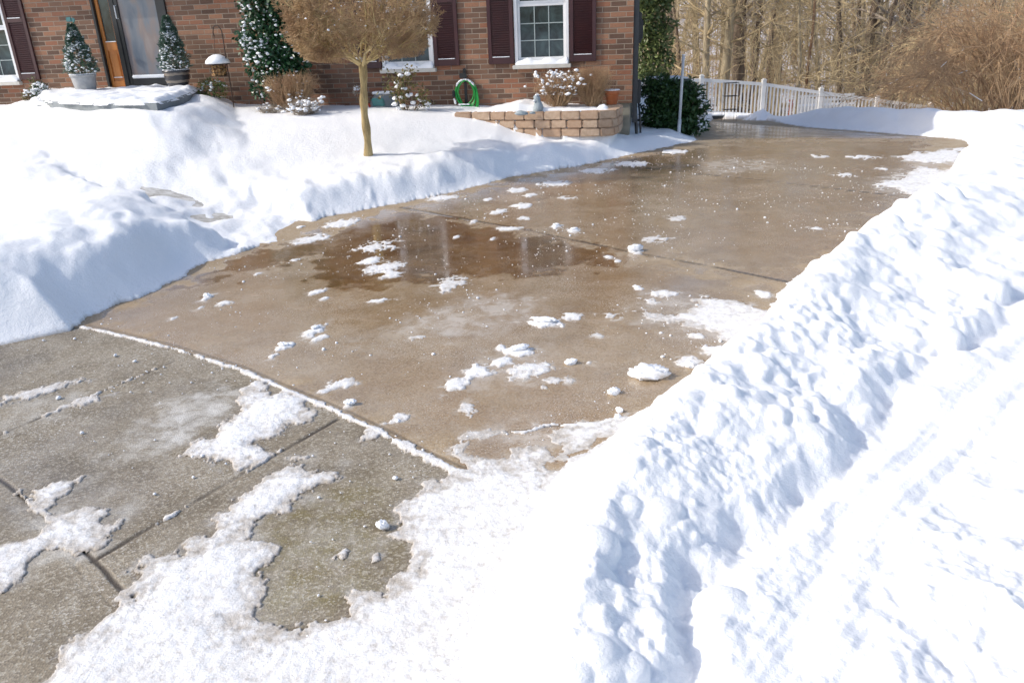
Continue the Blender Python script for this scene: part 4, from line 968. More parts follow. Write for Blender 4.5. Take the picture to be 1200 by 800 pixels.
P = np.concatenate(PC); d = np.concatenate(DC); k = np.concatenate(KC); keep = P[:, 1] < .42
P, d, k = P[keep], d[keep], k[keep]
leaves('foliage', P, .062, ML_HOLLY, hol, g, d * .7, .6)
lit = (k > .78) & (d[:, 1] < .35); prob = np.where(P[:, 0] < .10, .42, .10) * np.where(fbm(P[:, 0], P[:, 2], 4.5, 2, 8) > -.12, 1.35, .25) * (1 - .65 * sm(-d[:, 2] / .8))
sel = lit & (g.random(len(P)) < prob); Cs = P[sel] + [0, -.008, .012]
blobs('snow', Cs, g.uniform(.010, .036, len(Cs)), MSN2, hol, .6, g)
trunk_stems('stems', hol, [((0, 0, 0), (-.1, 0, .6)), ((.02, 0, 0), (.1, .05, .5)), ((-.04, .02, 0), (-.18, 0, .7)), ((-.1, 0, .5), (-.1, 0, 1.8))], .02, MB_DK)
# round bare shrub + its snowy neighbour
def bare_shrub(name, px, py, out, rad, hgt, n, mat, label, cat, seed, flat_top=True, snow_n=0, r0_=.006, spread=.55, group=None):
    x, y, z = on_wall(px, py, out); zb = zs(x, y) - .04; root = empty(name, (x, y, zb), -FA, label=label, cat=cat, group=group)
    g = np.random.default_rng(seed); L = []
    for _ in range(n):
        a = g.uniform(0, 6.283); sp = g.random() ** .6; q0 = np.array([.12 * rad * math.cos(a) * sp, .12 * rad * math.sin(a) * sp, 0])
        tgt = np.array([rad * math.cos(a) * sp, rad * .75 * math.sin(a) * sp, hgt * (1.0 - .25 * sp ** 3 + g.uniform(-.08, .05))]); ln = np.linalg.norm(tgt - q0)
        mid = q0 + (tgt - q0) * .45 + np.array([math.cos(a), math.sin(a), 0]) * rad * .16 * sp
        prev = q0; K = 6
        for j in range(1, K + 1):
            t = j / K; b = (1 - t) ** 2 * q0 + 2 * t * (1 - t) * mid + t * t * tgt + g.normal(size=3) * .012; L.append((prev, b, r0_ * (1 - .7 * (j - 1) / K), r0_ * (1 - .7 * j / K), 0))
            if j >= 2:
                for _k in range(2):
                    dd = (b - prev) / (np.linalg.norm(b - prev) + 1e-9) + g.normal(size=3) * spread; dd[2] = abs(dd[2]) * .8 + .1; dd /= np.linalg.norm(dd); e1 = b + dd * g.uniform(.05, .14) * hgt * 1.4
                    if e1[2] > hgt * 1.05: e1[2] = hgt * g.uniform(.93, 1.03)
                    L.append((b, e1, r0_ * .35, r0_ * .2, 1))
                    e2 = e1 + (dd + g.normal(size=3) * .6) * .05; L.append((e1, e2, r0_ * .25, r0_ * .15, 2))
            prev = b
    seg_obj('twigs', L, mat, root, 3)
    if snow_n:
        ends = np.array([l[1] for l in L if l[4] > 0]); ii = g.choice(len(ends), snow_n); C = ends[ii]; top = C[:, 2] > hgt * .45; C = C[top]
        blobs('snow', C, g.uniform(.012, .035, len(C)), MSN2, root, .6, g)
    return root
bare_shrub('clipped_shrub', 344, 128, .75, .37, .50, 260, MT_BR, 'round clipped leafless brown shrub with traces of snow beside the evergreen bush', 'shrub', 21, snow_n=34)
bare_shrub('low_shrub', 356, 131, 1.10, .26, .19, 90, MT_GRY, 'low snow crusted grey shrub at the foot of the clipped shrub', 'shrub', 22, snow_n=150, r0_=.005)
bare_shrub('low_shrub', 315, 131, .95, .16, .10, 40, MT_GRY, 'tiny dark twiggy plant at the foot of the tall evergreen', 'shrub', 23, snow_n=20, r0_=.005)
# little green plants right of the porch and at its left
def low_plant(px, py, out, r, h, mat, label, seed, snow_n, n=500, size=.05):
    x, y, z = on_wall(px, py, out); zb = zs(x, y) - .02; root = empty('low_plant', (x, y, zb), -FA, label=label, cat='plant'); g = np.random.default_rng(seed)
    P, d, k = ell_pts(g, n, (0, 0, h * .45), (r, r * .7, h * .6)); leaves('foliage', P, size, mat, root, g, d * .6 + [0, 0, .4], .3)
    trunk_stems('stems', root, [((0, 0, 0), (g.uniform(-.5, .5) * r, 0, h * .8)) for _ in range(5)], .006, MB_DK)
    sel = (k > .7) & (P[:, 2] > h * .4) & (g.random(n) < snow_n); Cs = P[sel] + [0, 0, .01]
    if len(Cs): blobs('snow', Cs, g.uniform(.014, .03, len(Cs)), MSN2, root, .6, g)
low_plant(252, 124, .35, .22, .26, ML_GRN, 'patch of low green leaves poking out of snow right of the porch', 31, .10)
low_plant(51, 121, .4, .15, .24, ML_HOLLY, 'small snow topped evergreen plant left of the porch', 32, .5, 500, .045)
low_plant(36, 124, .45, .10, .16, ML_ROSE, 'tiny reddish snow capped plant left of the porch, by the wall', 33, .35, 250, .04)
low_plant(43, 112, .12, .07, .34, ML_GRN, 'slender pale green sprig against the brick under the maroon shutter', 34, 0.0, 90, .05)
# grey plastic window well cover
x, y, z = on_wall(453, 131, .0); zb = zs(*wxy(wp(453, 131)[0], .3)) - .04
wc = empty('window_well_cover', (*wxy(wp(453, 125)[0], .003), zb), -FA, label='grey plastic basement window well cover with snow on top, left of the small rose bush', cat='window well cover')
hw = .24; hh = wp(453, 111)[1] + .02 - zb; m = MB(); nn = 12; rows = []
for t in range(nn + 1):
    a = math.pi * t / nn; rows.append([(-math.cos(a) * hw * 1.12, -math.sin(a) * .42, .0), (-math.cos(a) * hw * .62, -math.sin(a) * .20 - .01, hh), (0, -.01, hh + .015)])
vv = [[m.bm.verts.new(p) for p in r_] for r_ in rows]
for a, b in zip(vv[:-1], vv[1:]): m.bm.faces.new((a[0], b[0], b[1], a[1])); m.bm.faces.new((a[1], b[1], b[2])) if True else None
bmesh.ops.remove_doubles(m.bm, verts=m.bm.verts, dist=1e-4); m.build('cover', MGREY, wc)
MB().box(-.09, .09, -.375, -.335, .05, .17, .012, Matrix.Rotation(.42, 3, 'X')).build('vent', MTEAL, wc)
MB().box(-.16, -.13, -.34, -.32, .03, .10, .005, Matrix.Rotation(.42, 3, 'X')).build('reflector', MRED, wc)
MB().box(-.15, .15, -.20, -.01, hh + .0, hh + .035, .016).build('snow', MSN2, wc)
# small rose bush with snow blobs
def rose(px, py, out, hgt, label):
    x, y, z = on_wall(px, py, out); zb = zs(x, y) - .03; root = empty('rose_bush', (x, y, zb), -FA, label=label, cat='bush'); g = np.random.default_rng(41); L = []
    for _ in range(9): branch_system(g, (g.uniform(-.05, .05), 0, 0), (g.uniform(-.35, .3), g.uniform(-.3, .3), 1), hgt * g.uniform(.7, .95), .006, 1, 4, .7, .3, 5, L)
    for _ in range(4): branch_system(g, (.1, 0, 0), (g.uniform(.5, 1), g.uniform(-.3, .3), 1), hgt * .55, .005, 1, 3, .7, .3, 4, L)
    seg_obj('stems', L, MT_BR, root, 4)
    E = np.array([l[1] for l in L]); ii = g.choice(len(E), 620); P = E[ii] + g.normal(size=(620, 3)) * .028; leaves('foliage', P, .045, ML_ROSE, root, g, None, .6)
    zt_ = hgt; C = [(-.02, -.03, .93), (.06, -.02, .97), (-.09, -.04, .74), (-.11, -.03, .66), (.02, -.05, .60), (.07, -.05, .42), (-.05, -.06, .38), (-.12, -.04, .36), (-.16, -.02, .22), (.20, -.03, .42), (.24, -.03, .30), (.31, 0, .2), (.30, -.02, .1), (-.02, -.06, .18), (.11, -.05, .23), (-.1, -.06, .1)]
    C = [(a, b, c * zt_) for a, b, c in C]; C2 = [(a + g.uniform(-.03, .03), b + g.uniform(-.03, .03), c + g.uniform(-.01, .02)) for a, b, c in C for _ in range(3)]
    blobs('snow', C2, g.uniform(.016, .034, len(C2)), MSN2, root, .7, g, True)
rose(476, 130, .55, .52, 'small bush with round snow tufts and reddish leaves, left of the green hose')
# dried flower head with snow, behind the globe tree trunk
x, y, z = on_wall(418, 106, .25); zb = zs(x, y) - .03; r = empty('dried_flower', (x, y, zb), -FA, label='single dried flower head holding snow, just left of the globe tree trunk', cat='flower')
MB().tube([(.03, 0, 0), (.01, 0, (z - zb) * .6), (0, 0, z - zb)], .004, 6).build('stem', MT_BR, r)
g = np.random.default_rng(6); P, d, k = ell_pts(g, 60, (0, 0, z - zb), (.05, .05, .06)); leaves('petals', P, .035, MT_GRY, r, g, d); blobs('snow', P[d[:, 2] > .1][:22], .014, MSN2, r, .7, g)
# hose on its hanger
lx, z = wp(546, 108); hx0 = lx
hg = empty('hose_hanger', (*wxy(lx, .002), wp(544, 88)[1]), -FA, label='dark metal hose hanger fixed to the brick wall', cat='hanger')
m = MB().box(-.025, .015, -.012, 0, -.07, .09, .004).box(-.05, .05, -.14, -.012, -.035, -.022, .004).box(-.05, .05, -.15, -.138, -.035, .03, .004).box(-.02, .02, -.012, -.001, -.42, -.07, .003); m.build('bracket', MBLACK, hg)
hz = empty('garden_hose', (*wxy(lx, .09), wp(547, 108)[1]), -FA, label='coiled bright green garden hose with snow on its top loop, hung on the brick wall', cat='garden hose')
W = wp(561, 108)[0] - wp(532, 108)[0]; Hh = wp(546, 93)[1] - wp(546, 124)[1]
rh = random.Random(3); m = MB()
for k in range(8):
    w_ = W * .40 * (1 + rh.uniform(-.10, .06)); bot = Hh * (.44 + .045 * k + rh.uniform(-.02, .02)); dx = rh.uniform(-.01, .01) + .006 * k; pts = []
    for a in np.linspace(0, 6.283, 49)[:-1]:
        zz = math.sin(a); zz = zz * (Hh * .46 if zz > 0 else bot); shift = .035 * max(0, -math.sin(a)) * (k / 4)
        pts.append((math.cos(a) * w_ * (1 - .10 * max(0, math.sin(a))) + dx + shift, -.012 * (k % 4) + .01 * math.sin(a * 2 + k), zz + rh.uniform(-.001, .001)))
    m.tube(pts, .0095, 8, True)
m.build('coil', MHOSE, hz, True)
MB().box(-W * .46, -W * .36, -.07, -.02, -.06, .04, .012).build('nozzle', MBLACK, hz)
C = [(math.cos(a) * W * .40 + .02, -.03 + rh.uniform(-.02, .02), math.sin(a) * Hh * .46 + .012) for a in np.linspace(.5, 2.6, 34)]
C += [(-W * .40 + rh.uniform(-.01, .02), -.045, -.085 - .07 * q) for q in (0, .3, .6, .8)]
C += [(math.cos(a) * W * .33, -.04, -Hh * .44) for a in np.linspace(4.0, 5.2, 10)]
blobs('snow', C, .017, MSN2, hz, .7, np.random.default_rng(9), True)

# ------------------------------------------------------------------ planter of stone blocks
path_ = WLINE
cum = np.concatenate([[0], np.cumsum(np.linalg.norm(np.diff(path_, axis=0), axis=1))])
def along(s): return np.array([np.interp(s, cum, path_[:, 0]), np.interp(s, cum, path_[:, 1])])
rw = empty('stone_planter', (path_[3][0], path_[3][1], 0), 0, label='low curved retaining wall of tan stone blocks round the flower bed at the house corner', cat='retaining wall')
rb = random.Random(12); course = .105
for ci in range(3):
    z1_ = .568 - ci * (course + .003); s = -.10 * (ci % 2); 
    while s < cum[-1] - .03:
        L_ = rb.uniform(.20, .27); a = along(max(s, 0)); b_ = along(min(s + L_, cum[-1])); mid = (a + b_) / 2; dv = b_ - a; ln = math.hypot(*dv)
        if ln > .05:
            zlo = zs(*(mid + np.array([dv[1], -dv[0]]) / ln * .25))
            if z1_ > zlo - .12 or ci == 0:
                ang = math.atan2(dv[1], dv[0]); m = MB().box(-ln / 2 + .003, ln / 2 - .003, -.0, .16, 0, course, .012)
                for v in m.bm.verts: v.co += Vector((rb.uniform(-.003, .003), rb.uniform(-.004, .004), rb.uniform(-.002, .002)))
                o = m.build('block', MBLOCK, rw); o.location = (mid[0] - rw.location.x, mid[1] - rw.location.y, z1_ - course); o.rotation_euler = (0, 0, ang + rb.uniform(-.03, .03))
        s += L_
bare_shrub('hydrangea', 655, 128, .45, .36, .42, 120, MT_BR, 'leafless shrub holding big clumps of snow in the stone planter', 'shrub', 51, snow_n=230, r0_=.006)
bare_shrub('barberry', 694, 128, .42, .27, .50, 190, MT_BR, 'dense brown twiggy shrub without snow between the snowy shrub and the flowerpot', 'shrub', 52, snow_n=0, r0_=.005, spread=.9)
x, y, z = on_wall(717, 122.5, .35); pt = empty('flowerpot', (x, y, z), 0, label='orange terracotta flowerpot with a snowy rim at the planter corner', cat='flowerpot')
MB().lathe([(.068, 0), (.072, .005), (.092, .135), (.102, .137), (.108, .185), (.096, .185), (.09, .15), (0, .145)], n=28).build('pot', MTERRA, pt, True)
MB().lathe([(.0, .172), (.06, .178), (.088, .182), (.104, .196), (.108, .190), (.107, .186), (.09, .15), (0, .146)], n=28).build('snow', MSN2, pt, True)
L = []; g = np.random.default_rng(8)
for _ in range(7): branch_system(g, (g.uniform(-.05, .05), g.uniform(-.04, .04), .15), (g.uniform(-.4, .4), g.uniform(-.3, .3), 1), .13, .003, 1, 3, .7, .4, 4, L)
seg_obj('dead_stems', L, MT_BR, pt)
o = MB().box(-.15, .13, -.12, .12, -.17, 0, .014).build('capping_block', MBLOCK, rw); o.location = (x - rw.location.x, y - rw.location.y, z - .001)
def rock(name, px, py, out, r, sq, label, cat, seed, mat=MSTATUE):
    x, y, z = on_wall(px, py, out); bm = bmesh.new(); bmesh.ops.create_icosphere(bm, subdivisions=3, radius=1); rr_ = np.random.default_rng(seed); V = np.array([v.co[:] for v in bm.verts]); n = fbm(V[:, 0] + V[:, 2], V[:, 1] - V[:, 2], 1.3, 3, seed)
    for v, k in zip(bm.verts, n): v.co = Vector((v.co.x * r * sq[0], v.co.y * r * sq[1], max(v.co.z, -.6) * r * sq[2])) * (1 + .25 * k)
    me = bpy.data.meshes.new(name); bm.to_mesh(me); bm.free(); me.shade_smooth(); o = link(name, me, mat, None, (x, y, z)); return props(o, label, cat)
stt = empty('stone_figure', on_wall(630, 133, .80), -FA, label='small pale blue stone garden figure beside the snowy shrub in the planter', cat='garden figure')
m = MB().lathe([(.075, 0), (.085, .02), (.082, .10), (.06, .17), (.045, .20), (.055, .235), (.05, .27), (.025, .295), (0, .30)], n=18); 
for v in m.bm.verts: v.co = Vector((v.co.x * .85 + .015 * math.sin(v.co.z * 14), v.co.y * .8, v.co.z * .8))
m.build('figure', MSTATUE, stt, True); blobs('snow', [(-.01, -.02, .238), (.01, 0, .236), (-.04, -.04, .165)], .022, MSN2, stt, .6)
rock('flat_stone', 611, 133, 1.0, .09, (1.0, .7, .38), 'flat grey green stone lying at the left end of the planter', 'stone', 3)
rock('flat_stone', 624, 132.5, .95, .04, (1.0, .7, .5), 'smallest grey stone half buried in planter snow under the stone figure', 'stone', 5)
rock('round_stone', 706, 127.5, .62, .062, (1.1, .8, .8), 'pale snow dusted stone on the planter wall left of the flowerpot', 'stone', 4, MSN2)

# ------------------------------------------------------------------ globe tree on the lawn
tx, ty = gp(431, 183, .30); zb = zs(tx, ty) - .06
globe = empty('globe_tree', (tx, ty, zb), 0, label='small round headed leafless tree with a straight yellowish trunk on the snowy lawn', cat='tree')
ttop = aty(424, 72, ty); zt_ = ttop[2] - zb; dxt = ttop[0] - tx
m = MB(); pts = []; rad_ = []
for k in range(22):
    t = k / 21; pts.append((dxt * t + .008 * math.sin(t * 9), .006 * math.sin(t * 7 + 1), zt_ * t)); rad_.append(.047 - .007 * t + .006 * math.sin(t * 23) + (.012 * max(0, t - .9) / .1) + .010 * max(0, .08 - t) / .08)
m.tube(pts, rad_, 14); m.build('trunk', MB_YEL, globe, True)
g = np.random.default_rng(77); top = np.array([dxt, 0, zt_]); cc = np.array([dxt - .0, 0, zt_ + .55]); RX, RZ = .86, .70; L = []
def grow_to(p, d, length, r, lvl):
    seg = 5 if lvl == 0 else 4; st_ = length / seg; pts = []
    for k in range(seg):
        dd = d + g.normal(size=3) * .16; dd[2] += (.05 if lvl == 0 else .02); dd /= np.linalg.norm(dd); q = p + dd * st_
        lim = .97 + .10 * math.sin(q[0] * 7 + q[1] * 5) * math.cos(q[2] * 8) + (g.uniform(0, .12) if lvl > 2 else 0)
        e = (q - cc) / np.array([RX, RX, RZ]); le = np.linalg.norm(e)
        if le > lim: q = cc + (q - cc) / le * (lim + g.uniform(-.03, .05))
        fl = zt_ + .0 + .12 * np.hypot(q[0] - top[0], q[1]) - (.05 if lvl > 2 else 0)
        if q[2] < fl: q[2] = fl + g.uniform(0, .10)
        L.append((p, q, r * (1 - .6 * k / seg), r * (1 - .6 * (k + 1) / seg), lvl)); pts.append((q, dd, r * (1 - .6 * (k + 1) / seg))); p, d = q, dd
        if le > 1.05: break
    if lvl < 4:
        kids = [7, 6, 6, 5][lvl]
        for _ in range(kids):
            q, dd, rr_ = pts[g.integers(0, len(pts))]; a = g.normal(size=3); ang = g.uniform(.35, .95); n_ = dd * math.cos(ang) + a / np.linalg.norm(a) * math.sin(ang)
            grow_to(q, n_ / np.linalg.norm(n_), length * [.62, .6, .55, .5][lvl] * g.uniform(.7, 1.15), max(rr_ * .7, .0016), lvl + 1)
for k in range(17):
    a = k / 17 * 6.283 + g.uniform(-.15, .15); el = g.choice([.12, .35, .7, 1.05]) + g.uniform(-.08, .1); grow_to(top + np.array([math.cos(a) * .03, math.sin(a) * .03, g.uniform(-.05, .01)]), np.array([math.cos(a) * math.cos(el), math.sin(a) * math.cos(el), math.sin(el)]), g.uniform(.62, .80), .016, 0)
inner = [l for l in L if l[4] <= 2]; outer = [l for l in L if l[4] > 2]
cr = seg_obj('crown', inner, MT_YEL, globe, 4); seg_obj('twigs', outer, MT_GLOBE, cr, 3, 1.0, .0019)
E = np.array([l[1] for l in outer]); E = E[(E[:, 2] > zt_ + .3)]; ii = g.choice(len(E), 140)
blobs('snow', E[ii], g.uniform(.006, .016, 140), MSN2, cr, .7, g)
blobs('fork_snow', [top + g.normal(size=3) * [.03, .03, .01] + [0, -.01, .02] for _ in range(10)], .022, MSN2, cr, .5, g)
print('globe twigs', len(L))

# ------------------------------------------------------------------ corner hedge bush, pole, bin
def leafy(name, loc, lobes, mat, n_per, size, label, cat, seed, snow=0.0, snowside=None, stem_h=.6, group=None, aspect=.35):
    root = empty(name, loc, 0, label=label, cat=cat, group=group); g = np.random.default_rng(seed); PC = []; DC = []; KC = []
    for c, r in lobes:
        n = int(n_per * r[0] * r[2] / .1); P, d, k = ell_pts(g, n, c, r, .45); w_ = 1 + .3 * fbm(d[:, 0] * 2 + c[0] * 5, d[:, 2] * 2 + d[:, 1] * 1.5, 1.3, 3, seed)[:, None]; PC.append(np.array(c) + (P - np.array(c)) * w_); DC.append(d); KC.append(k)
    P = np.concatenate(PC); d = np.concatenate(DC); k = np.concatenate(KC); m = P[:, 2] > .01; P, d, k = P[m], d[m], k[m]
    leaves('foliage', P, size, mat, root, g, d * .5 - np.array([0, 0, .25]), aspect)
    trunk_stems('stems', root, [((g.uniform(-.1, .1), g.uniform(-.1, .1), 0), (g.uniform(-.3, .3), g.uniform(-.15, .15), stem_h)) for _ in range(7)], .016, MB_DK)
    if snow:
        f = np.ones(len(P)) if snowside is None else snowside(P); sel = (k > .8) & (d[:, 1] < .4) & (g.random(len(P)) < snow * f); Cs = P[sel] + [0, -.01, .01]; blobs('snow', Cs, g.uniform(.012, .034, len(Cs)), MSN2, root, .6, g)
    return root
yb = 12.4; bx_ = aty(792, 150, yb)[0]; zb_ = gz(bx_, yb) + .02
def bl(px, py): p = aty(px, py, yb); return (p[0] - bx_, 0, p[2] - zb_)
leafy('corner_bush', (bx_, yb, zb_), [(bl(775, 108), (.28, .3, .25)), (bl(772, 135), (.26, .3, .28)), (bl(792, 112), (.3, .34, .22)), (bl(795, 138), (.32, .34, .26)), (bl(812, 108), (.16, .2, .16)), (bl(816, 125), (.18, .25, .2)), (bl(811, 145), (.22, .25, .17)), (bl(760, 100), (.10, .15, .12)), (bl(785, 148), (.35, .3, .18))],
      ML_YEW, 1500, .085, 'dark green broad leaved bush behind the white pole at the house corner', 'bush', 61, .55, lambda P: (P[:, 0] > .28) * (P[:, 2] < .75) * (fbm(P[:, 0], P[:, 2], 5, 2, 6) > -.1) + .006, .7)
pb = gp(795.5, 156, .05); pz = zs(*pb) - .05; ptp = aty(801, 65, pb[1])
pole = empty('white_pole', (pb[0], pb[1], pz), 0, label='thin white metal pole standing in front of the dark green bush', cat='pole')
L_ = Vector((ptp[0] - pb[0], 0, ptp[2] - pz)); MB().tube([(0, 0, 0), L_ * .5, L_], .021, 14).build('tube', MPIPE, pole, True)
MB().tube([(0, 0, 0), (0, 0, .06), L_ * .22], .027, 14).build('sleeve', MPIPE, pole, True)
MB().tube([tuple(L_), tuple(L_ + Vector((0, 0, .015)))], .024, 14).build('cap', MWHITE, pole)
yc = 13.3; c0 = aty(783, 92, yc); cz = gz(c0[0], yc)
bn_ = empty('wheeled_bin', (c0[0], yc, cz), .1, label='navy wheeled rubbish bin mostly hidden behind the corner bush', cat='rubbish bin')
hb_ = c0[2] - cz
m = MB().box(-.27, .27, -.3, .3, .06, hb_ - .07, .02)
for v in m.bm.verts:
    if v.co.z < .3: v.co.x *= .82; v.co.y *= .82
m.build('body', MBIN, bn_); MB().box(-.31, .31, -.33, .33, hb_ - .07, hb_, .025).build('lid', MBIN, bn_)
for s_ in (-1, 1): MB().tube([(s_ * .2, .26, .08), (s_ * .27, .26, .08)], .08, 18).build('wheel', MBLACK, bn_)
MB().box(-.28, .25, -.3, .28, hb_ - .002, hb_ + .025, .012).build('snow', MSN2, bn_)
# low black handrail beside the corner
p0 = gp(747, 150, .1); r = empty('black_rail', (p0[0] + .02, p0[1] + .35, zs(*p0) - .05), 0, label='low black metal rail with a diagonal strut between the house corner and the bush', cat='rail')
MB().tube([(0, 0, 0), (0, 0, .5)], .014, 8).tube([(0, 0, .10), (.36, .05, .08)], .016, 8).tube([(.08, .02, .34), (.20, .02, .0)], .012, 8).build('bars', MBLACK, r)

# ------------------------------------------------------------------ fence behind the parking pad
YF = 22.0
ft_px = [(742, 96), (770, 94.5), (822, 92), (858, 93), (895, 97), (963, 107), (1030, 116), (1060, 120), (1095, 125), (1135, 132)]
ft = np.array([[aty(a, b, YF)[0], aty(a, b, YF)[2]] for a, b in ft_px])
def ftop(x): return float(np.interp(x, ft[:, 0], ft[:, 1]))
fence = empty('picket_fence', (ft[0][0], YF, ftop(ft[0][0]) - 1.1), 0, label='long white picket fence running downhill behind the snowy parking pad', cat='fence')
FO = fence.location
posts = [aty(a, 100, YF)[0] for a in (758, 822, 895, 963, 1030, 1095)]; posts = [posts[0]] + posts[1:] + [posts[-1] + 1.65]
for xp in posts:
    zt1 = ftop(xp) + .05; m = MB().box(xp - FO.x - .055, xp - FO.x + .055, -.055, .055, zt1 - 1.35 - FO.z, zt1 - FO.z, .006); po = m.build('post', MFENCE, fence)
    MB().box(xp - FO.x - .07, xp - FO.x + .07, -.07, .07, zt1 - FO.z, zt1 + .03 - FO.z, .012).box(xp - FO.x - .045, xp - FO.x + .045, -.045, .045, zt1 + .03 - FO.z, zt1 + .055 - FO.z, .012).build('cap', MFENCE, po)
for a, b in zip(posts[:-1], posts[1:]):
    xa, xb = a + .057, b - .057; 
    for dz, hgt in ((0, .085), (-.88, .075)):
        m = MB(); za, zb2 = ftop(xa) + dz, ftop(xb) + dz
        vs = [m.bm.verts.new(p) for p in ((xa, -.03, za - hgt), (xa, .03, za - hgt), (xa, .03, za), (xa, -.03, za), (xb, -.03, zb2 - hgt), (xb, .03, zb2 - hgt), (xb, .03, zb2), (xb, -.03, zb2))]
        for f in ((0, 1, 2, 3), (7, 6, 5, 4), (0, 4, 5, 1), (1, 5, 6, 2), (2, 6, 7, 3), (3, 7, 4, 0)): m.bm.faces.new([vs[i] for i in f])
        for v in m.bm.verts: v.co -= Vector((FO.x, 0, FO.z))
        m.build('rail', MFENCE, fence)
    m = MB(); n = max(2, round((xb - xa) / .098)); 
    for k in range(n):
        x = xa + (xb - xa) * (k + .5) / n; m.box(x - FO.x - .019, x - FO.x + .019, -.013, .013, ftop(x) - .90 - FO.z, ftop(x) - .083 - FO.z)
    m.build('picket_panel', MFENCE, fence)
# second fence run, close behind, seen as a denser white lattice with a sloping hand rail
YG = 24.3; xg0, xg1 = aty(936, 120, YG)[0], aty(1001, 120, YG)[0]
lat = empty('lattice_panel', (xg0, YG, aty(960, 145, YG)[2] - .3), 0, label='snow caked white lattice panel standing behind the middle of the picket fence', cat='lattice panel')
LO = lat.location; m = MB(); n = 30
zt2 = aty(960, 112, YG)[2] - LO.z; dzs = -.35
for k in range(n):
    x = (xg1 - xg0) * (k + .5) / n; m.box(x - .022, x + .022, -.01, .01, 0, zt2 + dzs * k / n)
m.build('slats', MFENCE, lat)
m = MB()
for q in range(9): z = .15 + q * .13; m.box(0, xg1 - xg0, .012, .03, z + (-.1), z - .035)
m.build('cross_slats', MFENCE, lat)
m = MB(); m.box(0, (xg1 - xg0), -.05, .05, zt2 - .30, zt2 - .24, .01); m.box(.05, xg1 - xg0 - .1, .03, .08, .5, zt2 - .3, .02); m.build('snow', MSN2, lat)
sx0, sz0 = aty(1027, 122, YG)[0], aty(1027, 122, YG)[2]; sx1, sz1 = aty(1062, 132, YG)[0], aty(1062, 134, YG)[2]
hr = empty('stair_rail', (sx0, YG, sz0 - 1.0), 0, label='sloping white stair hand rail behind the right part of the picket fence', cat='hand rail')
MB().tube([(0, 0, 1.0), (sx1 - sx0, 0, 1.0 + sz1 - sz0)], .04, 8).build('rail', MFENCE, hr)
m = MB().box(-.05, .05, -.05, .05, 0, 1.0).box(sx1 - sx0 - .05, sx1 - sx0 + .05, -.05, .05, -.6, 1.0 + sz1 - sz0); m.build('posts', MFENCE, hr)
xr = aty(926, 128, 23)[0]; rp = empty('red_stake', (xr, 23, aty(926, 138, 23)[2] - .3), 0, label='short red stake leaning behind the white picket fence', cat='stake')
MB().box(-.035, .035, -.02, .02, 0, .75, .006, Matrix.Rotation(.06, 3, 'Y')).build('shaft', MRED, rp); MB().box(-.045, .045, -.025, .025, .74, .80, .006).build('cap', MRED, rp)
# wire plant stand and edging board
yw = 19.6; a = aty(855, 128, yw); zc_ = aty(855, 96, yw)[2]; zg_ = gz(a[0], yw)
ws = empty('wire_stand', (a[0], yw, zg_), 0, label='thin dark wire plant stand in front of the left part of the picket fence', cat='plant stand')
hh_ = zc_ - zg_; m = MB(); hw = .15
for sx_ in (-1, 1):
    for sy_ in (-1, 1): m.tube([(sx_ * hw, sy_ * .12, 0), (sx_ * hw, sy_ * .12, hh_)], .004, 6)
m.build('legs', MBLACK, ws); m = MB()
for q in (.97, .64, .3):
    for k in range(5): m.tube([(-hw - .02, -.12 + .06 * k, hh_ * q), (hw + .02, -.12 + .06 * k, hh_ * q)], .003, 5)
    m.tube([(-hw, -.13, hh_ * q), (-hw, .13, hh_ * q)], .004, 5).tube([(hw, -.13, hh_ * q), (hw, .13, hh_ * q)], .004, 5)
m.build('shelves', MBLACK, ws)
_e = gp(850, 139.5); YE_ = float(_e[1]); b0 = aty(832, 139.5, YE_); b1 = aty(875, 139, YE_); eb = empty('edging_board', (b0[0], YE_, gz(b0[0], YE_) - .02), 0, label='dark timber edging board at the far end of the paving', cat='edging board')
MB().box(0, b1[0] - b0[0], 0, .09, 0, .10, .01).build('board', MDGREY, eb); MB().box(.02, b1[0] - b0[0] - .02, .01, .085, .099, .135, .012).build('snow', MSN2, eb)

# ------------------------------------------------------------------ lumps lying on the drive
lumps = [(762, 441, .083, (1.2, .7, .42), 'largest white snow chunk on the driveway, elongated and casting a shadow'), (719, 461, .036, (1.1, .8, .6), 'round snow lump alone just in front of the largest chunk'),
         (726, 482, .022, (1, .9, .7), 'upper of two tiny snow pebbles next to the bank'), (724, 489, .020, (1, .9, .7), 'lower of two tiny snow pebbles next to the bank'),
         (669, 426, .037, (1.1, .8, .55), 'oval snow lump right of the melting patches in mid driveway'), (809, 430, .034, (1, .8, .75), 'snow lump on the small patch right of the largest chunk'),
         (448, 618, .026, (1, .9, .8), 'single snow pebble on the greenish slab in front'), (411, 474, .030, (1.2, .8, .5), 'flat snow bit beside the long white seam'),
         (745, 294, .07, (1.1, .6, .5), 'snow lump lying on the dark control joint'), (243, 348, .030, (1.2, .8, .6), 'snow bit nearest the shaded left snow bank'),
         (608, 411, .075, (1.3, .7, .28), 'broad flat snow slab at the top of the broken trail of patches'), (638, 378, .088, (1.35, .6, .25), 'long flat snow slab in mid driveway, left of the frosty patch'),
         (332, 406, .045, (1.3, .7, .38), 'flat snow cake between the long seam and the left bank'), (370, 386, .042, (.9, 1.1, .35), 'tall narrow snow cake up from the long seam'),
         (652, 265, .045, (1.2, .6, .4), 'left of two small snow cakes on the far slab'), (673, 270, .048, (1.2, .6, .4), 'right of two small snow cakes on the far slab')]
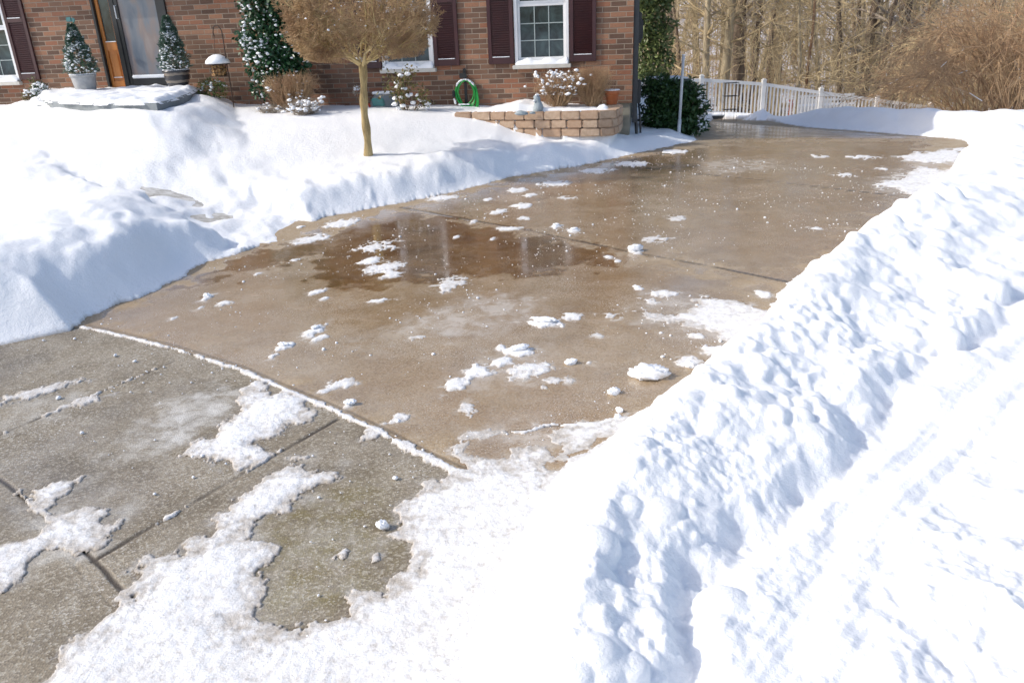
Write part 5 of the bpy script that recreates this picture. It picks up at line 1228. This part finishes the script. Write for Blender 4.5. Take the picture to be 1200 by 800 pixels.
for k, (px, py, r_, sq, lab) in enumerate(lumps):
    r_ *= 1.0 if k == 0 else (.75 if k < 10 else .55)
    p = gp(px, py); rg = np.random.default_rng(100 + k); bm = bmesh.new(); bmesh.ops.create_icosphere(bm, subdivisions=4, radius=1); V = np.array([v.co[:] for v in bm.verts]); n = fbm(V[:, 0] + V[:, 2] * .7 + k * 3, V[:, 1] - V[:, 2] * .6, 1.4, 4, k) + .45 * fbm(V[:, 0] * 1.3 - V[:, 2] + k, V[:, 1] * 1.3 + V[:, 2], 4.5, 3, k + 50)
    for v, q in zip(bm.verts, n): v.co = Vector((v.co.x * sq[0], v.co.y * sq[1], (max(v.co.z, -.75) + .6) * sq[2])) * r_ * (1 + .30 * q)
    me = bpy.data.meshes.new('snow_lump'); bm.to_mesh(me); bm.free(); me.shade_smooth(); o = link('snow_lump', me, MSN2, None, (p[0], p[1], zs(*p) if zs(*p) > .0005 else 0.0)); o.rotation_euler = (0, 0, rg.uniform(-.4, .4)); props(o, lab, 'snow lump', 'snow lumps scattered on the driveway')
# fine crumbs of snow and ice
g = np.random.default_rng(13); n = 5500; s_ = g.uniform(.8, 9, n); t_ = g.uniform(-6.2, -1.4, n); cx = (s_ + t_) * .7071; cyy = (s_ - t_) * .7071
den = fbm(cx, cyy, 1.3, 3, 15); k = (sdf(BARE, cx, cyy) < -.03) & (den + g.uniform(-.35, .35, n) > .02) & (cyy > 1.2); cx, cyy = cx[k], cyy[k]; rr2 = g.choice([.0022, .0035, .006, .011], len(cx), p=[.5, .33, .14, .03]) * g.uniform(.7, 1.2, len(cx))
o = blobs('snow_crumbs', np.stack([cx, cyy, rr2 * .3 + np.array(zground(cx, cyy, np.full(cx.shape, -1.0)))], 1), rr2, MSN2, None, .7, g); props(o, 'tiny crumbs of ice and snow sprinkled over the wet concrete', 'snow crumbs', None, 'stuff')

# ------------------------------------------------------------------ the woods
def make_tree(seed, hgt, r, bare_h, nb, bm_, tm_, dens=1.0, lean=0.06):
    g = np.random.default_rng(seed); root = empty('tree'); T_ = []; p = np.zeros(3); d = np.array([g.uniform(-lean, lean), g.uniform(-lean, lean), 1.]); K = 16; pts = [(p.copy(), d.copy(), r)]
    for k in range(K):
        d = d + g.normal(size=3) * .045; d[2] = max(d[2], .8); d /= np.linalg.norm(d); q = p + d * hgt / K; ra = r * (1 - .85 * k / K) * (1.25 if k == 0 else 1); rb_ = r * (1 - .85 * (k + 1) / K); T_.append((p, q, ra, rb_, 0)); pts.append((q.copy(), d.copy(), rb_)); p = q
    tr = seg_obj('trunk', T_, bm_, root, 9); L = []
    for _ in range(nb):
        z = bare_h + (1 - bare_h) * g.random(); i = int(z * K); q, dd, rb_ = pts[min(i, K)]; a = g.uniform(0, 6.283); el = g.uniform(-.1, .9)
        branch_system(g, q, (math.cos(a) * math.cos(el), math.sin(a) * math.cos(el), math.sin(el)), hgt * g.uniform(.12, .26) * (1.15 - z * .5), max(rb_ * .38, .018), 2, [int(5 * dens), int(4 * dens)], .9, .5, 5, L, 0, .1)
    seg_obj('crown', L, tm_, root, 3, 1.0, .006)
    return root
protos = [make_tree(1, 11, .19, .26, 26, MB_OL, MT_OL), make_tree(2, 12, .15, .22, 26, MB_OL, MT_TAN), make_tree(3, 10, .09, .12, 26, MB_DK, MT_OL, .8), make_tree(4, 9, .065, .06, 28, MB_OL, MT_TAN, .8), make_tree(5, 12, .26, .30, 26, MB_DK, MT_GRY), make_tree(6, 8, .045, .03, 38, MB_RED, MT_TAN)]
used = set()
def put_tree(k, x, y, rz, s, label, group, rx=0.0, ry=0.0):
    src = protos[k]
    if k in used:
        r = src.copy(); COL.objects.link(r)
        for ch in list(src.children): c = ch.copy(); COL.objects.link(c); c.parent = r
    else: r = src; used.add(k)
    r.location = (x, y, gz(x, y) - .15); r.rotation_euler = (rx, ry, rz); r.scale = (s, s, s); props(r, label, 'tree', group); return r
named = [  # proto, px at fence line, Y, scale, label, lean y
 (4, 868, 27.5, .95, 'thick grey brown trunk, stoutest tree behind the left part of the fence', 0.0), (0, 848, 27, .95, 'olive barked tree just left of the stoutest trunk', .02), (2, 877, 28, 1.4, 'dark narrow trunk just right of the stoutest tree behind the fence', 0.01),
 (0, 826, 26, .75, 'slim crooked tree with olive bark rising right of the white pole', -.06), (4, 1014, 31, .95, 'left one of the big straight trunks behind the right part of the fence', .0), (4, 1043, 30, 1.15, 'biggest trunk behind the right part of the fence, slightly leaning', .03),
 (0, 1032, 32, 1.0, 'pale trunk standing tight against the biggest trunk', .03), (1, 1055, 33, 1.0, 'yellowish trunk right of the biggest trunk', 0.0), (2, 988, 30, 1.3, 'thin dark straight tree behind the lattice panel', .0),
 (3, 936, 25.6, 1.0, 'light yellow young tree with spreading low boughs behind the middle of the fence', -.05), (5, 945, 26.2, 1.3, 'slanting reddish sapling behind the middle of the fence', .05), (2, 905, 31, 1.2, 'dark forked tree between the stoutest trunk and the yellow young tree', 0.0),
 (1, 790, 27, .9, 'tan tree rising behind the dark corner bush', .03), (3, 962, 33, 1.4, 'slender olive tree left of the lattice panel in the second row', 0.0)]
occ = []
for k, px, y, s, lab, ln in named:
    x = aty(px, 90, y)[0]; put_tree(k, x, y, random.Random(px).uniform(0, 6.28), s, lab, None, 0, ln); occ.append((x, y))
rt_ = random.Random(5); cnt = 0
for row, (ya, yb_, n) in enumerate(((26.5, 34, 26), (34, 46, 44), (46, 66, 56), (66, 100, 64))):
    for _ in range(n):
        y = rt_.uniform(ya, yb_); x = rt_.uniform(.10, .80) * y
        if any(abs(a - x) < .7 and abs(b - y) < 1.2 for a, b in occ): continue
        occ.append((x, y)); k = rt_.choice([0, 1, 2, 2, 3, 3, 4, 5, 5])
        if row == 0: k = rt_.choice([2, 3, 5, 1])
        put_tree(k, x, y, rt_.uniform(0, 6.28), rt_.uniform(.8, 1.35), 'bare brown woodland tree among many in the winter woods', 'bare trees of the winter woods', 0, rt_.uniform(-.06, .06)); cnt += 1
# undergrowth: saplings and brush nobody could count
g = np.random.default_rng(31); L = []; n = 1100
yy = 24.6 + 40 * g.random(n) ** 1.6; xx = g.uniform(.11, .82, n) * yy; 
for x, y in zip(xx, yy):
    z = gz(x, y) - .1; h = g.uniform(1.2, 4.5); p = np.array([x, y, z]); d = np.array([g.normal() * .09, g.normal() * .09, 1.]); K = 4; r = g.uniform(.008, .022)
    for k in range(K):
        q = p + d * h / K; L.append((p, q, r * (1 - .7 * k / K), r * (1 - .7 * (k + 1) / K), 0)); d = d + g.normal(size=3) * .16; d[2] = abs(d[2])
        if k: 
            for _ in range(2): e = q + (g.normal(size=3) * .8 + [0, 0, .5]) * h * .13; L.append((q, e, r * .4, r * .15, 1))
        p = q
h_ = len(L) // 2
o = seg_obj('undergrowth', L, MT_TAN, None, 3, 1.0, .005); props(o, 'tangle of thin pale saplings filling the woods behind the fence', 'undergrowth', None, 'stuff')
o = seg_obj('undergrowth', [l for l in L[::6]], MT_BR, None, 3, 1.0, .004); o.location = (.5, .7, -.2); props(o, 'tangle of brown brush between the woodland trees', 'undergrowth', None, 'stuff')
# evergreen at the left edge of the woods
ye = 23.2; e0 = aty(768, 95, ye); ze = gz(e0[0], ye)
leafy('cedar_tree', (e0[0], ye, ze), [((aty(px, py, ye)[0] - e0[0], g.uniform(-.3, .3), aty(px, py, ye)[2] - ze), (rx_ * 1.35, rx_ * 1.35, rz_ * 1.35)) for px, py, rx_, rz_ in ((753, 20, .35, .45), (757, 55, .40, .35), (750, -15, .5, .5), (772, 5, .30, .3), (765, 78, .40, .25), (779, 28, .24, .16), (770, 45, .3, .25), (756, 90, .3, .2), (775, -25, .5, .4), (783, 68, .15, .14))],
      ML_CED, 260, .15, 'green and rust evergreen tree at the house corner, left edge of the woods', 'evergreen tree', 71, 0, None, 2.6, None, .4)
# arching brush at the right
def arch(px, y, seed, n, mat, label, hgt, rad, dirx, snow_n=0, r0_=.018):
    x = aty(px, 130, y)[0]; z = gz(x, y) - .1; root = empty('arching_shrub', (x, y, z), 0, label=label, cat='shrub', group=None); g = np.random.default_rng(seed); L = []
    for _ in range(n):
        a = g.uniform(0, 6.283); dx = math.cos(a) + dirx; dy = math.sin(a) * .7; h = hgt * g.uniform(.5, 1.1); w_ = rad * g.uniform(.5, 1.1); p = np.array([g.uniform(-.3, .3), g.uniform(-.3, .3), 0]); K = 11; pp = p; c0_ = p
        wob = g.normal(size=3) * .10
        for k in range(1, K + 1):
            t = k / K; q = c0_ + np.array([dx * w_ * t, dy * w_ * t, h * math.sin(t * 2.3) / math.sin(1.57)]) + wob * math.sin(t * 6) + g.normal(size=3) * .03; L.append((pp, q, r0_ * (1 - .8 * (k - 1) / K), r0_ * (1 - .8 * k / K), 0))
            if k > 2:
                for _k in range(4):
                    dd = (q - pp); dd /= np.linalg.norm(dd); dd = dd + g.normal(size=3) * .55; e1 = q + dd * g.uniform(.12, .38); L.append((q, e1, r0_ * .3, r0_ * .15, 1))
                    for _j in range(2): L.append((e1, e1 + (dd + g.normal(size=3) * .6) * g.uniform(.06, .2), r0_ * .2, r0_ * .1, 2))
            pp = q
    seg_obj('branches', L, mat, root, 3, 1.0, .003)
    if snow_n:
        main = [l for l in L if l[4] == 0 and l[1][2] < hgt * .8]; ii = g.choice(len(main), snow_n); S = [(main[i][0] + [0, 0, .008], main[i][1] + [0, 0, .008], .011, .008, 0) for i in ii]; seg_obj('snow', S, MSN2, root, 5)
arch(1192, 15.5, 81, 46, MT_BR, 'big arching reddish brown bramble with snow on its lower twigs at the right edge', 2.0, 1.7, -.55, 14)
arch(1150, 19.0, 82, 44, MT_BR, 'arching brown shrub standing left of and behind the big bramble', 2.6, 2.2, -.4, 8)
arch(1120, 22.8, 83, 34, MT_TAN, 'tall arching tan shrub at the end of the picket fence', 3.2, 2.6, -.2, 5, .02)
arch(1215, 19.0, 84, 40, MT_BR, 'arching brown shrub cut by the right edge of the view', 3.2, 2.2, -.5, 6, .02)
# dry grass clumps hiding the lower end of the fence
g = np.random.default_rng(91); L = []
for _ in range(2600):
    x = g.uniform(11.0, 16.5); y = g.uniform(19.5, 21.7) - .18 * (x - 11); z = gz(x, y); h = g.uniform(.5, 1.15); d = np.array([g.normal() * .18, g.normal() * .18, 1]); p = np.array([x, y, z]); q = p + d * h * .6; L.append((p, q, .008, .006, 0)); L.append((q, q + (d + g.normal(size=3) * .3) * h * .4, .006, .003, 0))
o = seg_obj('dry_grass', L, MGRASSY, None, 3); props(o, 'dry tan grass standing in front of the lower end of the picket fence', 'dry grass', None, 'stuff')
